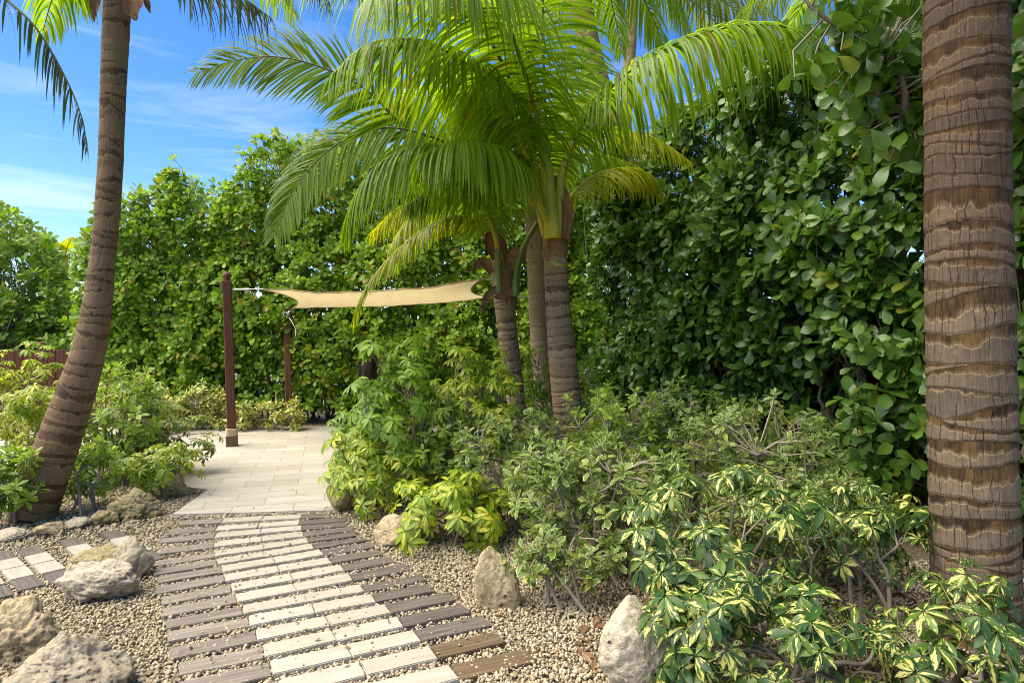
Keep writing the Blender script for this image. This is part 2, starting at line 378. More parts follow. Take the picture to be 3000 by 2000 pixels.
def fibre_mat():
    t = NT('palm_fibre'); v = t.obj(); a = t.noise(t.mapv(v, (30, 30, 6)), 1.0, 6, .7); b = t.noise(v, 6, 4)
    c = t.ramp(a, [(.25, (.08, .042, .022)), (.5, (.24, .125, .06)), (.75, (.42, .27, .15))])
    c = t.mix(t.math('MULTIPLY', b, .5), c, (.11, .06, .04)); return t.done(c, .85, t.bump(a, .6, .01), 0, None, .2)
M['fibre'] = fibre_mat()

def rock_mat(name, base, dark, moss=.3):
    t = NT(name); v = t.obj()
    n1 = t.noise(v, 3.5, 6, .6); n2 = t.noise(v, 22, 8, .7); n3 = t.noise(v, 70, 4, .7)
    c = t.mix(t.math('MULTIPLY', t.math('SUBTRACT', n1, .35), 2.5, True), base, dark)
    c = t.mix(t.math('MULTIPLY', t.math('SUBTRACT', n2, .48), 4.5, True), c, t.mix(1.0, c, (.48, .43, .36), 'MULTIPLY'))
    c = t.mix(t.math('MULTIPLY', t.math('SUBTRACT', n3, .56), 5.0, True), c, (.11, .095, .07))
    vo = t.n('TexVoronoi', Scale=17.0); t.t.links.new(t.mapv(v, (1, 1, 1)), vo.inputs['Vector'])
    pit = t.math('MULTIPLY', t.math('SUBTRACT', t.math('MULTIPLY', t.math('MULTIPLY', t.math('SUBTRACT', t.noise(v, 6.0, 4, .6), .45), 5.0, True), .42), t.math('ADD', vo.outputs['Distance'], t.math('MULTIPLY', n3, .12))), 6.0, True)
    c = t.mix(t.math('MULTIPLY', pit, .7), c, (.045, .04, .028))
    ms = t.math('MULTIPLY', t.math('SUBTRACT', t.noise(v, 5.0, 5, .65), .62 - moss * .35), 6.0, True)
    c = t.mix(t.math('MULTIPLY', ms, .55), c, (.15, .15, .04))
    h = t.math('ADD', t.math('MULTIPLY', n2, .7), t.math('MULTIPLY', n3, .3)); h = t.math('SUBTRACT', h, t.math('MULTIPLY', pit, .9))
    return t.done(c, .9, t.bump(h, 1.0, .03), 0, None, .15)
M['rock'] = rock_mat('limestone', (.50, .405, .25), (.36, .28, .165), .10)
M['rock_mossy'] = rock_mat('mossy_limestone', (.42, .345, .19), (.28, .23, .115), .4)
M['rock_grey'] = rock_mat('grey_limestone', (.42, .355, .26), (.29, .24, .17), .05)
M['rock_pale'] = rock_mat('pale_limestone', (.54, .47, .36), (.41, .35, .25), .05)

def travertine(t, v, base=(.37, .345, .30), dark=(.28, .245, .195)):
    sv_ = t.mapv(v, (2.2, 14, 8)); n1 = t.noise(sv_, 2.0, 6, .6, .5); n2 = t.noise(v, 3.0, 4)
    c = t.mix(t.math('MULTIPLY', t.math('SUBTRACT', n1, .35), 2.4, True), base, dark)
    c = t.mix(t.math('MULTIPLY', n2, .35), c, (.39, .36, .285))
    vo = t.n('TexVoronoi', Scale=1.0); t.t.links.new(t.mapv(v, (36, 75, 40)), vo.inputs['Vector'])
    pit = t.math('MULTIPLY', t.math('SUBTRACT', t.math('SUBTRACT', t.noise(v, 9, 4, .7), .40), vo.outputs['Distance']), 9.0, True)
    pit = t.math('MULTIPLY', pit, .85); c = t.mix(pit, c, (.13, .10, .06))
    return c, n1, pit
def paver_mat():
    t = NT('travertine_paver'); oi = t.n('ObjectInfo'); v = t.n('VectorMath', operation='ADD'); 
    t.t.links.new(t.obj(), v.inputs[0]); t.t.links.new(t.math('MULTIPLY', oi.outputs['Random'], 37.0), v.inputs[1])
    c, n1, pit = travertine(t, v.outputs[0])
    c = t.mix(t.math('MULTIPLY', oi.outputs['Random'], .45), c, t.mix(1.0, c, (.80, .76, .66), 'MULTIPLY'))
    g = t.math('MULTIPLY', t.math('SUBTRACT', t.noise(v.outputs[0], 4.0, 5, .65), .56), 4.0, True)
    c = t.mix(t.math('MULTIPLY', g, .35), c, (.27, .24, .11))
    return t.done(c, .75, t.bump(t.math('SUBTRACT', t.math('MULTIPLY', n1, .3), pit), .5, .004), 0, None, .3)
M['paver'] = paver_mat()
def patio_mat():
    t = NT('travertine_patio'); v = t.mapv(t.obj(), (1, 1, 1), (0, 0, R(-17)))
    br = t.n('TexBrick', Scale=1.0); t.t.links.new(v, br.inputs['Vector'])
    br.inputs['Brick Width'].default_value = .52; br.inputs['Row Height'].default_value = .26; br.inputs['Mortar Size'].default_value = .003
    br.inputs['Color1'].default_value = (1, 1, 1, 1); br.inputs['Color2'].default_value = (.80, .77, .72, 1); br.inputs['Mortar'].default_value = (.38, .33, .27, 1); br.inputs['Bias'].default_value = -.2
    c, n1, pit = travertine(t, v, (.40, .375, .335), (.31, .28, .235))
    c = t.mix(1.0, c, br.outputs['Color'], 'MULTIPLY')
    st = t.math('MULTIPLY', t.math('SUBTRACT', t.noise(t.mapv(v, (.9, 7.0, 1)), 1.8, 7, .7), .48), 4.0, True)
    c = t.mix(t.math('MULTIPLY', st, .7), c, (.25, .205, .155))
    return t.done(c, .6, t.bump(t.math('SUBTRACT', t.math('MULTIPLY', br.outputs['Fac'], -.6), pit), .4, .004), 0, None, .35)
M['patio'] = patio_mat()
def wood_mat(name, a, b, c3, along=(3, 60, 60), rough=.65):
    t = NT(name); oi = t.n('ObjectInfo'); v = t.n('VectorMath', operation='ADD')
    t.t.links.new(t.obj(), v.inputs[0]); t.t.links.new(t.math('MULTIPLY', oi.outputs['Random'], 23.0), v.inputs[1])
    g = t.noise(t.mapv(v.outputs[0], along), 1.0, 6, .65, .4); k = t.noise(v.outputs[0], 6.0, 4)
    c = t.ramp(g, [(.25, a), (.5, b), (.75, c3)])
    c = t.mix(t.math('MULTIPLY', k, .5), c, t.mix(1.0, c, (.7, .66, .64), 'MULTIPLY'))
    c = t.mix(t.math('MULTIPLY', oi.outputs['Random'], .5), c, t.mix(1.0, c, (.66, .62, .62), 'MULTIPLY'))
    return t.done(c, rough, t.bump(g, .6, .005), 0, None, .18)
M['board'] = wood_mat('weathered_board', (.115, .097, .078), (.21, .18, .15), (.34, .295, .25))
M['board_brown'] = wood_mat('brown_board', (.08, .055, .032), (.14, .10, .06), (.22, .16, .10))
M['board_dark'] = wood_mat('dark_board', (.07, .058, .05), (.125, .104, .09), (.20, .172, .15))
M['post'] = wood_mat('stained_post', (.065, .028, .017), (.115, .05, .03), (.17, .08, .05), (50, 50, 3))
M['fence'] = wood_mat('stained_fence', (.085, .03, .018), (.14, .05, .03), (.19, .075, .045), (40, 40, 2))
M['carving'] = wood_mat('dark_carving', (.012, .008, .007), (.03, .018, .014), (.06, .035, .026), (20, 20, 4), .35)
def simple(name, c, rough=.5, metal=0.0, nz=.2):
    t = NT(name); col = t.mix(t.math('MULTIPLY', t.noise(t.obj(), 12, 4), nz), c, tuple(x * .5 for x in c))
    b = t.n('BsdfPrincipled'); t.set(b, 'Base Color', col); t.set(b, 'Roughness', rough); t.set(b, 'Metallic', metal); t.t.links.new(b.outputs[0], t.out.inputs[0]); return t.m
M['rope'] = simple('rope_band', (.50, .38, .24), .9)
M['steel'] = simple('steel', (.55, .55, .55), .35, .9)
M['camwhite'] = simple('camera_shell', (.62, .60, .56), .4)
M['black'] = simple('black_glass', (.02, .02, .022), .15)
def sail_mat():
    t = NT('sail_cloth'); v = t.obj(); n1 = t.noise(t.mapv(v, (1.2, 6, 1)), 1.6, 5, .6, .3)
    c = t.mix(t.math('MULTIPLY', n1, .7), (.74, .67, .50), (.66, .58, .43))
    wv = t.noise(t.mapv(v, (180, 180, 60)), 1.0, 2); return t.done(c, .85, t.bump(t.math('ADD', t.math('MULTIPLY', n1, 1.0), t.math('MULTIPLY', wv, .15)), .35, .02), .5, (.86, .79, .60), .2)
M['sail'] = sail_mat()
M['sail_edge'] = simple('sail_hem', (.30, .20, .10), .8)
def gravel_mat():
    t = NT('pebbles'); rnd = t.n('NewGeometry').outputs['Random Per Island']
    c = t.ramp(rnd, [(0, (.29, .235, .15)), (.35, (.38, .315, .205)), (.7, (.45, .385, .27)), (.9, (.52, .46, .35)), (.95, (.32, .275, .21)), (.978, (.22, .16, .10)), (.986, (.42, .23, .10)), (1, (.33, .27, .19))])
    v = t.obj(); lich = t.math('MULTIPLY', t.math('SUBTRACT', t.noise(v, 1.1, 4, .6), .5), 3.0, True)
    c = t.mix(t.math('MULTIPLY', lich, .45), c, t.mix(1.0, c, (.72, .72, .45), 'MULTIPLY'))
    c = t.mix(t.math('MULTIPLY', t.noise(v, 120, 3), .5), c, t.mix(1.0, c, (.6, .56, .5), 'MULTIPLY'))
    return t.done(c, .9, None, 0, None, .2)
M['gravel'] = gravel_mat()
def bed_mat():
    t = NT('gravel_bed'); v = t.obj(); vo = t.n('TexVoronoi', Scale=48.0); t.t.links.new(v, vo.inputs['Vector'])
    c = t.mix(t.math('MULTIPLY', vo.outputs['Distance'], 1.4, True), (.30, .245, .165), (.085, .065, .045))
    c = t.mix(t.math('MULTIPLY', t.noise(v, 2.5, 4), .6), c, (.12, .09, .06)); return t.done(c, .95, t.bump(vo.outputs['Distance'], .8, .01), 0, None, .1)
M['bed'] = bed_mat()
def ground_mat():
    t = NT('ground'); v = t.obj(); c = t.mix(t.noise(v, 3, 6), (.06, .075, .025), (.13, .10, .06)); return t.done(c, .95)
M['ground'] = ground_mat()
M['litter'] = leaf_mat('dry_leaf', (.10, .05, .025), (.17, .085, .04), (.22, .14, .07), .7, .1)

# ------------------------------------------------------------------ setting: ground, gravel, patio
def sheet(name, poly, z, mat, thick=0.0):
    bm = bmesh.new(); vs = [bm.verts.new((float(x), float(y), z)) for x, y in poly]; f = bm.faces.new(vs)
    bmesh.ops.recalc_face_normals(bm, faces=bm.faces)
    if f.normal.z < 0: f.normal_flip()
    if thick:
        r = bmesh.ops.extrude_face_region(bm, geom=[f]); 
        for v in [g for g in r['geom'] if isinstance(g, bmesh.types.BMVert)]: v.co.z -= thick
        bmesh.ops.recalc_face_normals(bm, faces=bm.faces)
    me = bpy.data.meshes.new(name); bm.to_mesh(me); bm.free(); me.materials.append(mat)
    o = bpy.data.objects.new(name, me); COL.objects.link(o); return tag(o, kind='structure')
sheet('ground', [(-700, -40), (700, -40), (700, 1500), (-700, 1500)], -0.05, M['ground'])
sheet('gravel_bed', [(-9, -1), (9, -1), (9, 13), (-9, 13)], -0.008, M['bed'])
PATIO = [tuple(G(505, 1513)[:2]), tuple(G(985, 1500)[:2]), (-1.30, 6.2), (-0.75, 7.4), (0.1, 8.8), (0.5, 10.55), (-7.8, 10.75), (-7.8, 6.3), tuple(G(470, 1422)[:2]), tuple(G(608, 1440)[:2])]
sheet('patio', PATIO, 0.022, M['patio'], 0.06)
PX = np.array(PATIO)
def inside(poly, x, y):
    c = np.zeros(len(x), bool); j = len(poly) - 1
    for i in range(len(poly)):
        xi, yi = poly[i]; xj, yj = poly[j]
        c ^= ((yi > y) != (yj > y)) & (x < (xj - xi) * (y - yi) / (yj - yi + 1e-12) + xi); j = i
    return c

def pebbles():
    rng = np.random.default_rng(5)
    bm = bmesh.new(); bmesh.ops.create_icosphere(bm, subdivisions=1, radius=1.0)
    V0 = np.array([v.co[:] for v in bm.verts]); F0 = np.array([[v.index for v in f.verts] for f in bm.faces]); bm.free()
    bm2 = bmesh.new(); bmesh.ops.create_icosphere(bm2, subdivisions=2, radius=1.0)
    V1 = np.array([v.co[:] for v in bm2.verts]); F1 = np.array([[v.index for v in f.verts] for f in bm2.faces]); bm2.free()
    mb = MB()
    for d0, d1, dens, r0, r1, (TV, TF) in ((2.35, 2.8, 7200, .0042, .0122, (V1, F1)), (2.8, 3.6, 6600, .0045, .0122, (V0, F0)), (3.6, 4.6, 4600, .0055, .0125, (V0, F0)), (4.6, 6.6, 2600, .0065, .0145, (V0, F0)), (6.6, 10.9, 500, .010, .02, (V0, F0))):
        x0, x1 = -0.9 * d1, 0.9 * d1
        n = int(dens * (x1 - x0) * (d1 - d0)); x = rng.uniform(x0, x1, n); y = rng.uniform(d0, d1, n)
        px = CX + x / y * FPX
        ok = ~inside(PATIO, x, y) & (px > -40) & (px < 3040)
        ok &= ~((px > 1700) & (y > 4.9)) & ~((px > 2300) & (y > 4.2))
        x, y = x[ok], y[ok]; n = len(x)
        q = nrm(rng.normal(size=(n, 4))); a, b, c, d = q.T
        Rm = np.stack([1 - 2 * (c * c + d * d), 2 * (b * c - a * d), 2 * (b * d + a * c), 2 * (b * c + a * d), 1 - 2 * (b * b + d * d), 2 * (c * d - a * b), 2 * (b * d - a * c), 2 * (c * d + a * b), 1 - 2 * (b * b + c * c)], -1).reshape(n, 3, 3)
        r = r0 + (r1 - r0) * rng.random(n) ** 2.0
        s = r[:, None] * rng.uniform(.62, 1.15, (n, 3))
        jit = 1 + rng.normal(0, .10, (n, len(TV), 1))
        V = np.einsum('nij,nvj->nvi', Rm, TV[None] * jit * s[:, None])
        V += np.stack([x, y, rng.uniform(-.003, .013, n)], -1)[:, None]
        F = np.concatenate([TF, TF[:, 2:3]], 1)
        mb.add(V, F[None] + (np.arange(n) * len(TV))[:, None, None])
    # stray pebbles kicked onto the pavers and boards
    n = 260; tq = rng.random(n); y = 2.75 + tq * 2.5; c_ = np.interp(y, [2.7, 3.2, 3.9, 4.6, 5.2], [-.75, -1.0, -1.55, -1.85, -2.1]); x = c_ + rng.normal(0, .42, n)
    r = rng.uniform(.003, .0085, n); V = np.array(TV)[None] * r[:, None, None] * rng.uniform(.7, 1.1, (n, 1, 3)) + np.stack([x, y, .026 + r * .5], -1)[:, None]
    mb.add(V, F[None] + (np.arange(n) * len(TV))[:, None, None])
    o = mb.build('gravel', M['gravel']); tag(o, 'loose cream gravel covering the garden beds', 'gravel', kind='stuff')
pebbles()

# ------------------------------------------------------------------ stepping path
def slab(name, c, ux, ln, wd, th, top, mat, rng, bev=.004):
    """one paver or board: bevelled, slightly uneven; c = centre xy, ux = unit direction of the long side"""
    bm = bmesh.new(); bmesh.ops.create_cube(bm, size=1.0)
    for v in bm.verts: v.co = Vector((v.co.x * ln, v.co.y * wd, v.co.z * th))
    bmesh.ops.subdivide_edges(bm, edges=[e for e in bm.edges if abs((e.verts[0].co - e.verts[1].co).x) > ln * .5], cuts=7, use_grid_fill=True)
    bmesh.ops.bevel(bm, geom=[e for e in bm.edges if len(e.link_faces) == 2 and e.calc_face_angle(0) > .8], offset=bev, segments=2, affect='EDGES')
    sd = rng.random() * 50
    for v in bm.verts:
        n_ = mnoise.noise(Vector((v.co.x * 9 + sd, v.co.y * 9, v.co.z * 9)))
        v.co += Vector((n_ * .005, mnoise.noise(Vector((v.co.x * 22, v.co.y * 9 + sd, 3))) * .0055, n_ * .002))
    for f in bm.faces: f.smooth = False
    me = bpy.data.meshes.new(name); bm.to_mesh(me); bm.free(); me.materials.append(mat)
    o = bpy.data.objects.new(name, me); COL.objects.link(o)
    o.location = (float(c[0]), float(c[1]), top - th / 2); o.rotation_euler = (rng.normal(0, .006), rng.normal(0, .006), math.atan2(ux[1], ux[0]))
    return o
ORD = ['first', 'second', 'third', 'fourth', 'fifth', 'sixth', 'seventh', 'eighth', 'ninth', 'tenth', 'eleventh', 'twelfth', 'thirteenth', 'fourteenth', 'fifteenth', 'sixteenth', 'seventeenth']
ROWL = [(645, 1539), (629, 1562), (627, 1584), (627, 1611), (632, 1638), (638, 1662), (653, 1685), (661, 1713), (681, 1742), (696, 1775), (714, 1809), (732, 1844), (754, 1888), (775, 1936), (799, 1990), (825, 2052), (852, 2124)]
ROWR = [(879, 1526), (876, 1544), (884, 1560), (891, 1579), (905, 1597), (922, 1615), (949, 1634), (974, 1658), (1010, 1681), (1036, 1709), (1068, 1742), (1103, 1773), (1146, 1807), (1185, 1847), (1234, 1890), (1284, 1941), (1345, 2002)]
rngp = np.random.default_rng(11)
for i, (lp, rp) in enumerate(zip(ROWL, ROWR)):
    a = G(*lp)[:2]; b = G(*rp)[:2]; u = (b - a) / np.linalg.norm(b - a); pv = np.array([-u[1], u[0]])
    full = np.linalg.norm(b - a); half = full / 2
    if i + 1 < len(ROWL): pitch = (np.linalg.norm(G(*ROWL[i + 1])[:2] - a) + np.linalg.norm(G(*ROWR[i + 1])[:2] - b)) / 2
    wd = min(.132, pitch * .69); cen = pv * wd / 2
    split = half + rngp.normal(0, .012)
    w_ = ORD[i]
    o = slab('travertine_paver', a + u * (split / 2) + cen, u, split - .004, wd, .05, .025, M['paver'], rngp)
    tag(o, f'left cream travertine paver of the pair in the {w_} path row from the patio', 'paver', 'travertine pavers of the main path')
    o = slab('travertine_paver', a + u * (split + (full - split) / 2) + cen, u, full - split - .004, wd, .05, .025, M['paver'], rngp)
    tag(o, f'right cream travertine paver of the pair in the {w_} path row from the patio', 'paver', 'travertine pavers of the main path')
    lw = .37 + rngp.normal(0, .012)
    if i == 0: lw = .30
    if i >= 9: lw -= .0
    o = slab('wooden_board', a - u * (lw / 2 + .004) + cen, u, lw, wd * .98, .045, .020 + rngp.normal(0, .002), M['board'], rngp, .003)
    tag(o, f'grey weathered board at the left end of the {w_} path row from the patio', 'board', 'wooden boards edging the main path')
    rw = .37 + rngp.normal(0, .02); near = i >= 15
    if i == 0: rw = .2
    o = slab('wooden_board', b + u * (rw / 2 + .004) + cen, u, rw, wd * .98, .045, .020 + rngp.normal(0, .002), M['board_brown'] if near else M['board_dark'], rngp, .003)
    tag(o, f'{"brown" if near else "dark grey"} board at the right end of the {w_} path row from the patio', 'board', 'wooden boards edging the main path')

# the second path, crossing at the left: rows of board, two pavers, board
du = nrm(G(172, 1694)[:2] - G(91.5, 1620.5)[:2]); 
ROW2 = [('farthest', (333, 1573), 4), ('second farthest', (210, 1595), 4), ('middle', (91.5, 1620.5), 4), ('second nearest', None, 4), ('nearest', None, 4)]
st2 = G(91.5, 1620.5)[:2] - G(210, 1595)[:2]
for k, (wn, pt, _) in enumerate(ROW2):
    c0 = G(*pt)[:2] if pt else (G(79, 1715)[:2] - du * .72 if k == 3 else G(-10, 1744)[:2] - du * .72)
    for q, what in enumerate(('upper board', 'upper paver', 'lower paver', 'lower board')):
        isb = what.endswith('board')
        o = slab('wooden_board' if isb else 'travertine_paver', c0 + du * .242 * q, du, .236, .128, .045, .022 if isb else .026, M['board_dark'] if isb else M['paver'], rngp)
        tag(o, f'{"dark wooden board" if isb else "cream travertine paver"}, {what.split()[0]} one in the {wn} row of the left side path', 'board' if isb else 'paver', 'pieces of the left side path')

# ------------------------------------------------------------------ rocks
def rock(box, label, mat, seed, depth=.9, rough=.22, peak=0.0, craggy=.5, gb=None, name='garden_rock'):
    x0, y0, x1, y1 = box; base = gb or y1
    d = FPX * EYE / (base - CY); hw = (x1 - x0) / 2 / FPX * d; h = (base - y0) / FPX * d
    dp = hw * depth
    d2 = d + dp * .75                                # centre lies behind the front foot
    hw *= d2 / d; h *= 1.0
    c = np.array([((x0 + x1) / 2 - CX) / FPX * d2, d2, 0.0])
    top = EYE - (y0 - CY) / FPX * d2
    h = max(top, .05)
    bm = bmesh.new(); bmesh.ops.create_icosphere(bm, subdivisions=6 if hw > .13 else 5, radius=1.0)
    o3 = Vector((seed * 7.3, seed * 3.1, seed * 5.7))
    rg = np.random.default_rng(seed * 13 + 1); nf = 16
    fn = nrm(rg.normal(size=(nf, 3))); fh = rg.uniform(.62, .95, nf)
    dirs = np.array([v.co[:] for v in bm.verts]); dt = dirs @ fn.T
    inv = np.where(dt > .05, dt / fh, .05); pw = 16.0 + 12 * craggy
    rad_ = 1.0 / (np.sum(inv ** pw, 1) + .9 ** pw) ** (1 / pw)          # soft intersection of cutting planes
    for v, rd in zip(bm.verts, rad_):
        q0 = v.co.copy(); p = q0 * float(rd)
        f = mnoise.fractal(q0 * 1.6 + o3, 1.0, 2.0, 3) * rough * .6
        f += -max(0, .30 - abs(mnoise.noise(q0 * 1.7 + o3 * 2))) * craggy * .38
        f += mnoise.fractal(q0 * 6 + o3, .7, 2.2, 6) * .022 * (1 + craggy)
        f += -max(0, mnoise.noise(q0 * 8 + o3) - .28) * .30 * craggy
        f += -max(0, mnoise.noise(q0 * 19 + o3) - .3) * .12 * craggy
        p = p * (1 + f)
        if peak: p.x *= 1 - peak * max(0, p.z); p.y *= 1 - peak * .6 * max(0, p.z)
        v.co = p
    zs = [v.co.z for v in bm.verts]; xs = [v.co.x for v in bm.verts]; zmax = max(zs); zlo = min(zs)
    sx = 2 * hw / (max(xs) - min(xs)); mxx = (max(xs) + min(xs)) / 2
    for v in bm.verts:
        zz = (v.co.z - zlo) / (zmax - zlo)           # 0..1, bottom 22 % is bedded in the gravel
        v.co = Vector(((v.co.x - mxx) * sx, v.co.y * dp, (zz - .22) / .78 * h))
    for f in bm.faces: f.smooth = True
    me = bpy.data.meshes.new(name); bm.to_mesh(me); bm.free(); me.materials.append(mat)
    o = bpy.data.objects.new(name, me); COL.objects.link(o); o.location = [float(t) for t in c]
    return tag(o, label, 'rock', 'limestone rocks in the gravel')
rock((40, 1845, 392, 2075), 'large grey craggy limestone rock in the bottom left foreground', M['rock_grey'], 1, .75, .26, .35, 1.0)
rock((-40, 1752, 196, 1955), 'pitted tan rock at the left edge behind the large grey rock', M['rock'], 2, .8, .25, .15, 1.1)
rock((180, 1642, 408, 1772), 'rounded cream boulder beside the left ends of the path boards', M['rock_pale'], 3, .7, .2, .12, .8)
rock((335, 1574, 448, 1700), 'upright grey block of rock behind the rounded cream boulder', M['rock_grey'], 4, .8, .12, 0, .6)
rock((206, 1598, 372, 1690), 'green tinged rock wedged against the grey upright block', M['rock_mossy'], 5, .7, .2, .1, .6)
rock((340, 1428, 473, 1526), 'mossy pitted boulder to the left of the patio corner', M['rock_mossy'], 6, .9, .22, .05, 1.0)
rock((262, 1495, 348, 1540), 'small mossy rock just left of the mossy pitted boulder', M['rock_mossy'], 7, .8, .2, 0, .6)
rock((198, 1513, 268, 1550), 'smallest pale rock in the line under the leaning palm', M['rock_pale'], 8, .9, .2, 0, .6)
rock((102, 1525, 198, 1574), 'rounded cream rock in front of the leaning palm foot', M['rock'], 9, .8, .18, 0, .5)
rock((-14, 1543, 88, 1588), 'low pale rock at the left edge in front of the palm', M['rock_pale'], 10, .8, .2, 0, .6)
rock((466, 1383, 548, 1462), 'greenish rock under the yellow leaves at the patio edge', M['rock_mossy'], 11, .9, .15, 0, .6)
rock((1090, 1500, 1250, 1608), 'tan sloping boulder under the yellow shrub right of the path', M['rock'], 12, .8, .16, .15, .4)
rock((1390, 1600, 1526, 1786), 'upright egg shaped rock standing right of the path', M['rock'], 13, .8, .12, .12, .4)
rock((1748, 1752, 2020, 2040), 'large pale smooth boulder under the variegated shrub', M['rock_pale'], 14, .8, .16, .08, .4)
rock((956, 1405, 1040, 1506), 'moss covered rock where the patio meets the path', M['rock_mossy'], 15, .9, .15, 0, .5)

# ------------------------------------------------------------------ palms
def trunk_mesh(mb, pts, radii, rng, sp=.14, na=72, nl=260, amp=.045, wav=.03):
    pts = np.asarray(pts, float)
    c = spline(pts, nl); rr = spline(np.stack([np.asarray(radii, float)] * 3, 1), nl)[:, 0]
    seg = np.linalg.norm(np.diff(c, axis=0), axis=1); s = np.concatenate([[0], np.cumsum(seg)]); Lt = s[-1]
    T = nrm(np.gradient(c, axis=0)); S = nrm(np.cross(T, np.array([0, 1.0, 0]))); N = np.cross(S, T)
    th = np.linspace(0, 2 * np.pi, na + 1)            # seam vertex doubled for the UV
    TH, SS = np.meshgrid(th, s)
    edges = [0.0]
    while edges[-1] < Lt + .6: edges.append(edges[-1] + sp * rng.choice([.35, .7, 1.0, 1.35, 1.8], p=[.22, .18, .28, .2, .12]))
    edges = np.array(edges); ne = len(edges)
    a1 = rng.normal(0, wav, ne); p1 = rng.uniform(0, 6.28, ne); a2 = rng.normal(0, wav * .45, ne); p2 = rng.uniform(0, 6.28, ne); rid = rng.random(ne)
    E = edges[:, None] + np.minimum(.42 * sp, np.abs(a1))[:, None] * np.sign(a1)[:, None] * np.sin(th[None] + p1[:, None]) + a2[:, None] * np.sin(2 * th[None] + p2[:, None])
    E += (vnoise(np.broadcast_to(th[None] / 6.28318 * 24, E.shape), np.broadcast_to(np.arange(ne)[:, None] * 3.37, E.shape), 24, rng) - .5) * wav * .35 + (vnoise(np.broadcast_to(th[None] / 6.28318 * 64, E.shape), np.broadcast_to(np.arange(ne)[:, None] * 5.37, E.shape), 64, rng) - .5) * sp * .05
    E = np.maximum.accumulate(E, axis=0)
    ph = np.zeros_like(TH); ri = np.zeros_like(TH)
    for j in range(len(th)):
        k = np.clip(np.searchsorted(E[:, j], s, side='right') - 1, 0, ne - 2)
        w_ = np.maximum(E[k + 1, j] - E[k, j], 1e-4); ph[:, j] = np.clip((s - E[k, j]) / w_, 0, 1); ri[:, j] = rid[k]
    big = vnoise(TH / 6.28318 * 6, SS * 5, 6, rng) - .5; fine = vnoise(TH / 6.28318 * 40, SS * 40, 40, rng) - .5
    prof = np.where(ph < .08, ph / .08, 1 - (ph - .08) * .9)      # each ring steps out at its lower rim and slopes back
    bulge = (vnoise(np.zeros_like(TH), SS * 3.1, 2, rng) - .5)
    rad = rr[:, None] * (1 + amp * (prof - .5) + .035 * big + .016 * fine + .03 * bulge + .010 * (vnoise(TH / 6.28318 * 70, SS * 14, 70, rng) - .5))
    V = c[:, None] + rad[..., None] * (np.cos(TH)[..., None] * S[:, None] + np.sin(TH)[..., None] * N[:, None])
    n1 = na + 1; i = np.arange(nl - 1)[:, None]; j = np.arange(na)[None]; a = i * n1 + j
    Q = np.stack([a, a + 1, a + 1 + n1, a + n1], -1)
    uv = np.stack([TH / 6.28318, SS], -1)
    mb.add(V, Q, uv, 0, phase=ph, ring=ri)
    return c

def frond(root, pts, Lmax=.8, n=80, droop=1.6, width=.042, bare=.16, rng=None, leaf='frond', stalk='stalk', rbase=.032, lift=.15, tatter=0.0, fwd=(20, 55), droop2=None, tip=.3, flip=None, label=None, up=None):
    pts = np.asarray(pts, float); c = spline(pts, 40)
    mb = MB(); tt = np.linspace(0, 1, 40)
    seg = np.concatenate([[0], np.cumsum(np.linalg.norm(np.diff(c, axis=0), axis=1))]); seg /= seg[-1]
    t = np.repeat(bare + (1 - bare) * np.linspace(0, 1, n) ** .93, 2) + rng.normal(0, .004, 2 * n); t = np.clip(t, 0, 1)
    side = np.tile([1.0, -1.0], n)
    if tatter:
        keep = rng.random(2 * n) > tatter * .35; t = t[keep]; side = side[keep]
    ci = np.stack([np.interp(t, seg, c[:, k]) for k in range(3)], -1)
    Tg = nrm(np.gradient(c, axis=0)); Ti = nrm(np.stack([np.interp(t, seg, Tg[:, k]) for k in range(3)], -1))
    upv = np.array(up if up is not None else UP, float)
    # carry the frond's upper side along the stalk (so it stays on the outside of the arch)
    S0 = nrm(np.cross(Tg, upv)); 
    for k in range(1, len(S0)):
        if np.dot(S0[k], S0[k - 1]) < 0: S0[k] = -S0[k]
    Si = nrm(np.stack([np.interp(t, seg, S0[:, k]) for k in range(3)], -1)); Ui = nrm(np.cross(Si, Ti))
    s_ = (t - bare) / (1 - bare)
    Lk = 1.06 * Lmax * np.interp(s_, [0, .12, .35, .6, .85, 1], [.45, .8, 1, .92, .6, tip]) * rng.uniform(.88, 1.08, len(t))
    if tatter: Lk *= np.where(rng.random(len(t)) < tatter * .6, rng.uniform(.35, .8, len(t)), 1)
    an = np.radians(fwd[0] + (fwd[1] - fwd[0]) * s_ + rng.normal(0, 3.5, len(t)))
    d = side[:, None] * np.cos(an)[:, None] * Si + np.sin(an)[:, None] * Ti + lift * Ui + rng.normal(0, .035, (len(t), 3))
    g = droop * rng.uniform(.75, 1.25, len(t)) * (1 if droop2 is None else np.where(side > 0, 1, droop2 / max(droop, 1e-3)))
    wd = .82 * width * np.interp(s_, [0, .2, .7, 1], [.7, 1, .9, .55]) * rng.uniform(.85, 1.1, len(t))
    leaves(mb, ci, d, Ui + side[:, None] * .25 * Si, Lk, wd, rng, 'ribbon', 8, 0.0, g, .35)
    o = mb.build('frond', M[leaf], root)
    if label: o['label'] = label
    ms = MB(); rad = rbase * np.interp(tt, [0, .1, .3, 1], [1.25, .8, .5, .1]); tube(ms, c, rad, 8, cap=True)
    so = ms.build('frond_stalk', M[stalk], root); so.parent = o
    return o

def auto_frond(root, crown, az, el, length, rng, sag=1.5, **kw):
    d = np.array([math.sin(az) * math.cos(el), math.cos(az) * math.cos(el), math.sin(el)]); p = np.array(crown, float); pts = [p.copy()]
    for k in range(7):
        p = p + d * length / 7; pts.append(p.copy()); d = nrm(d - UP * sag / 7)
    return frond(root, pts, rng=rng, **kw)

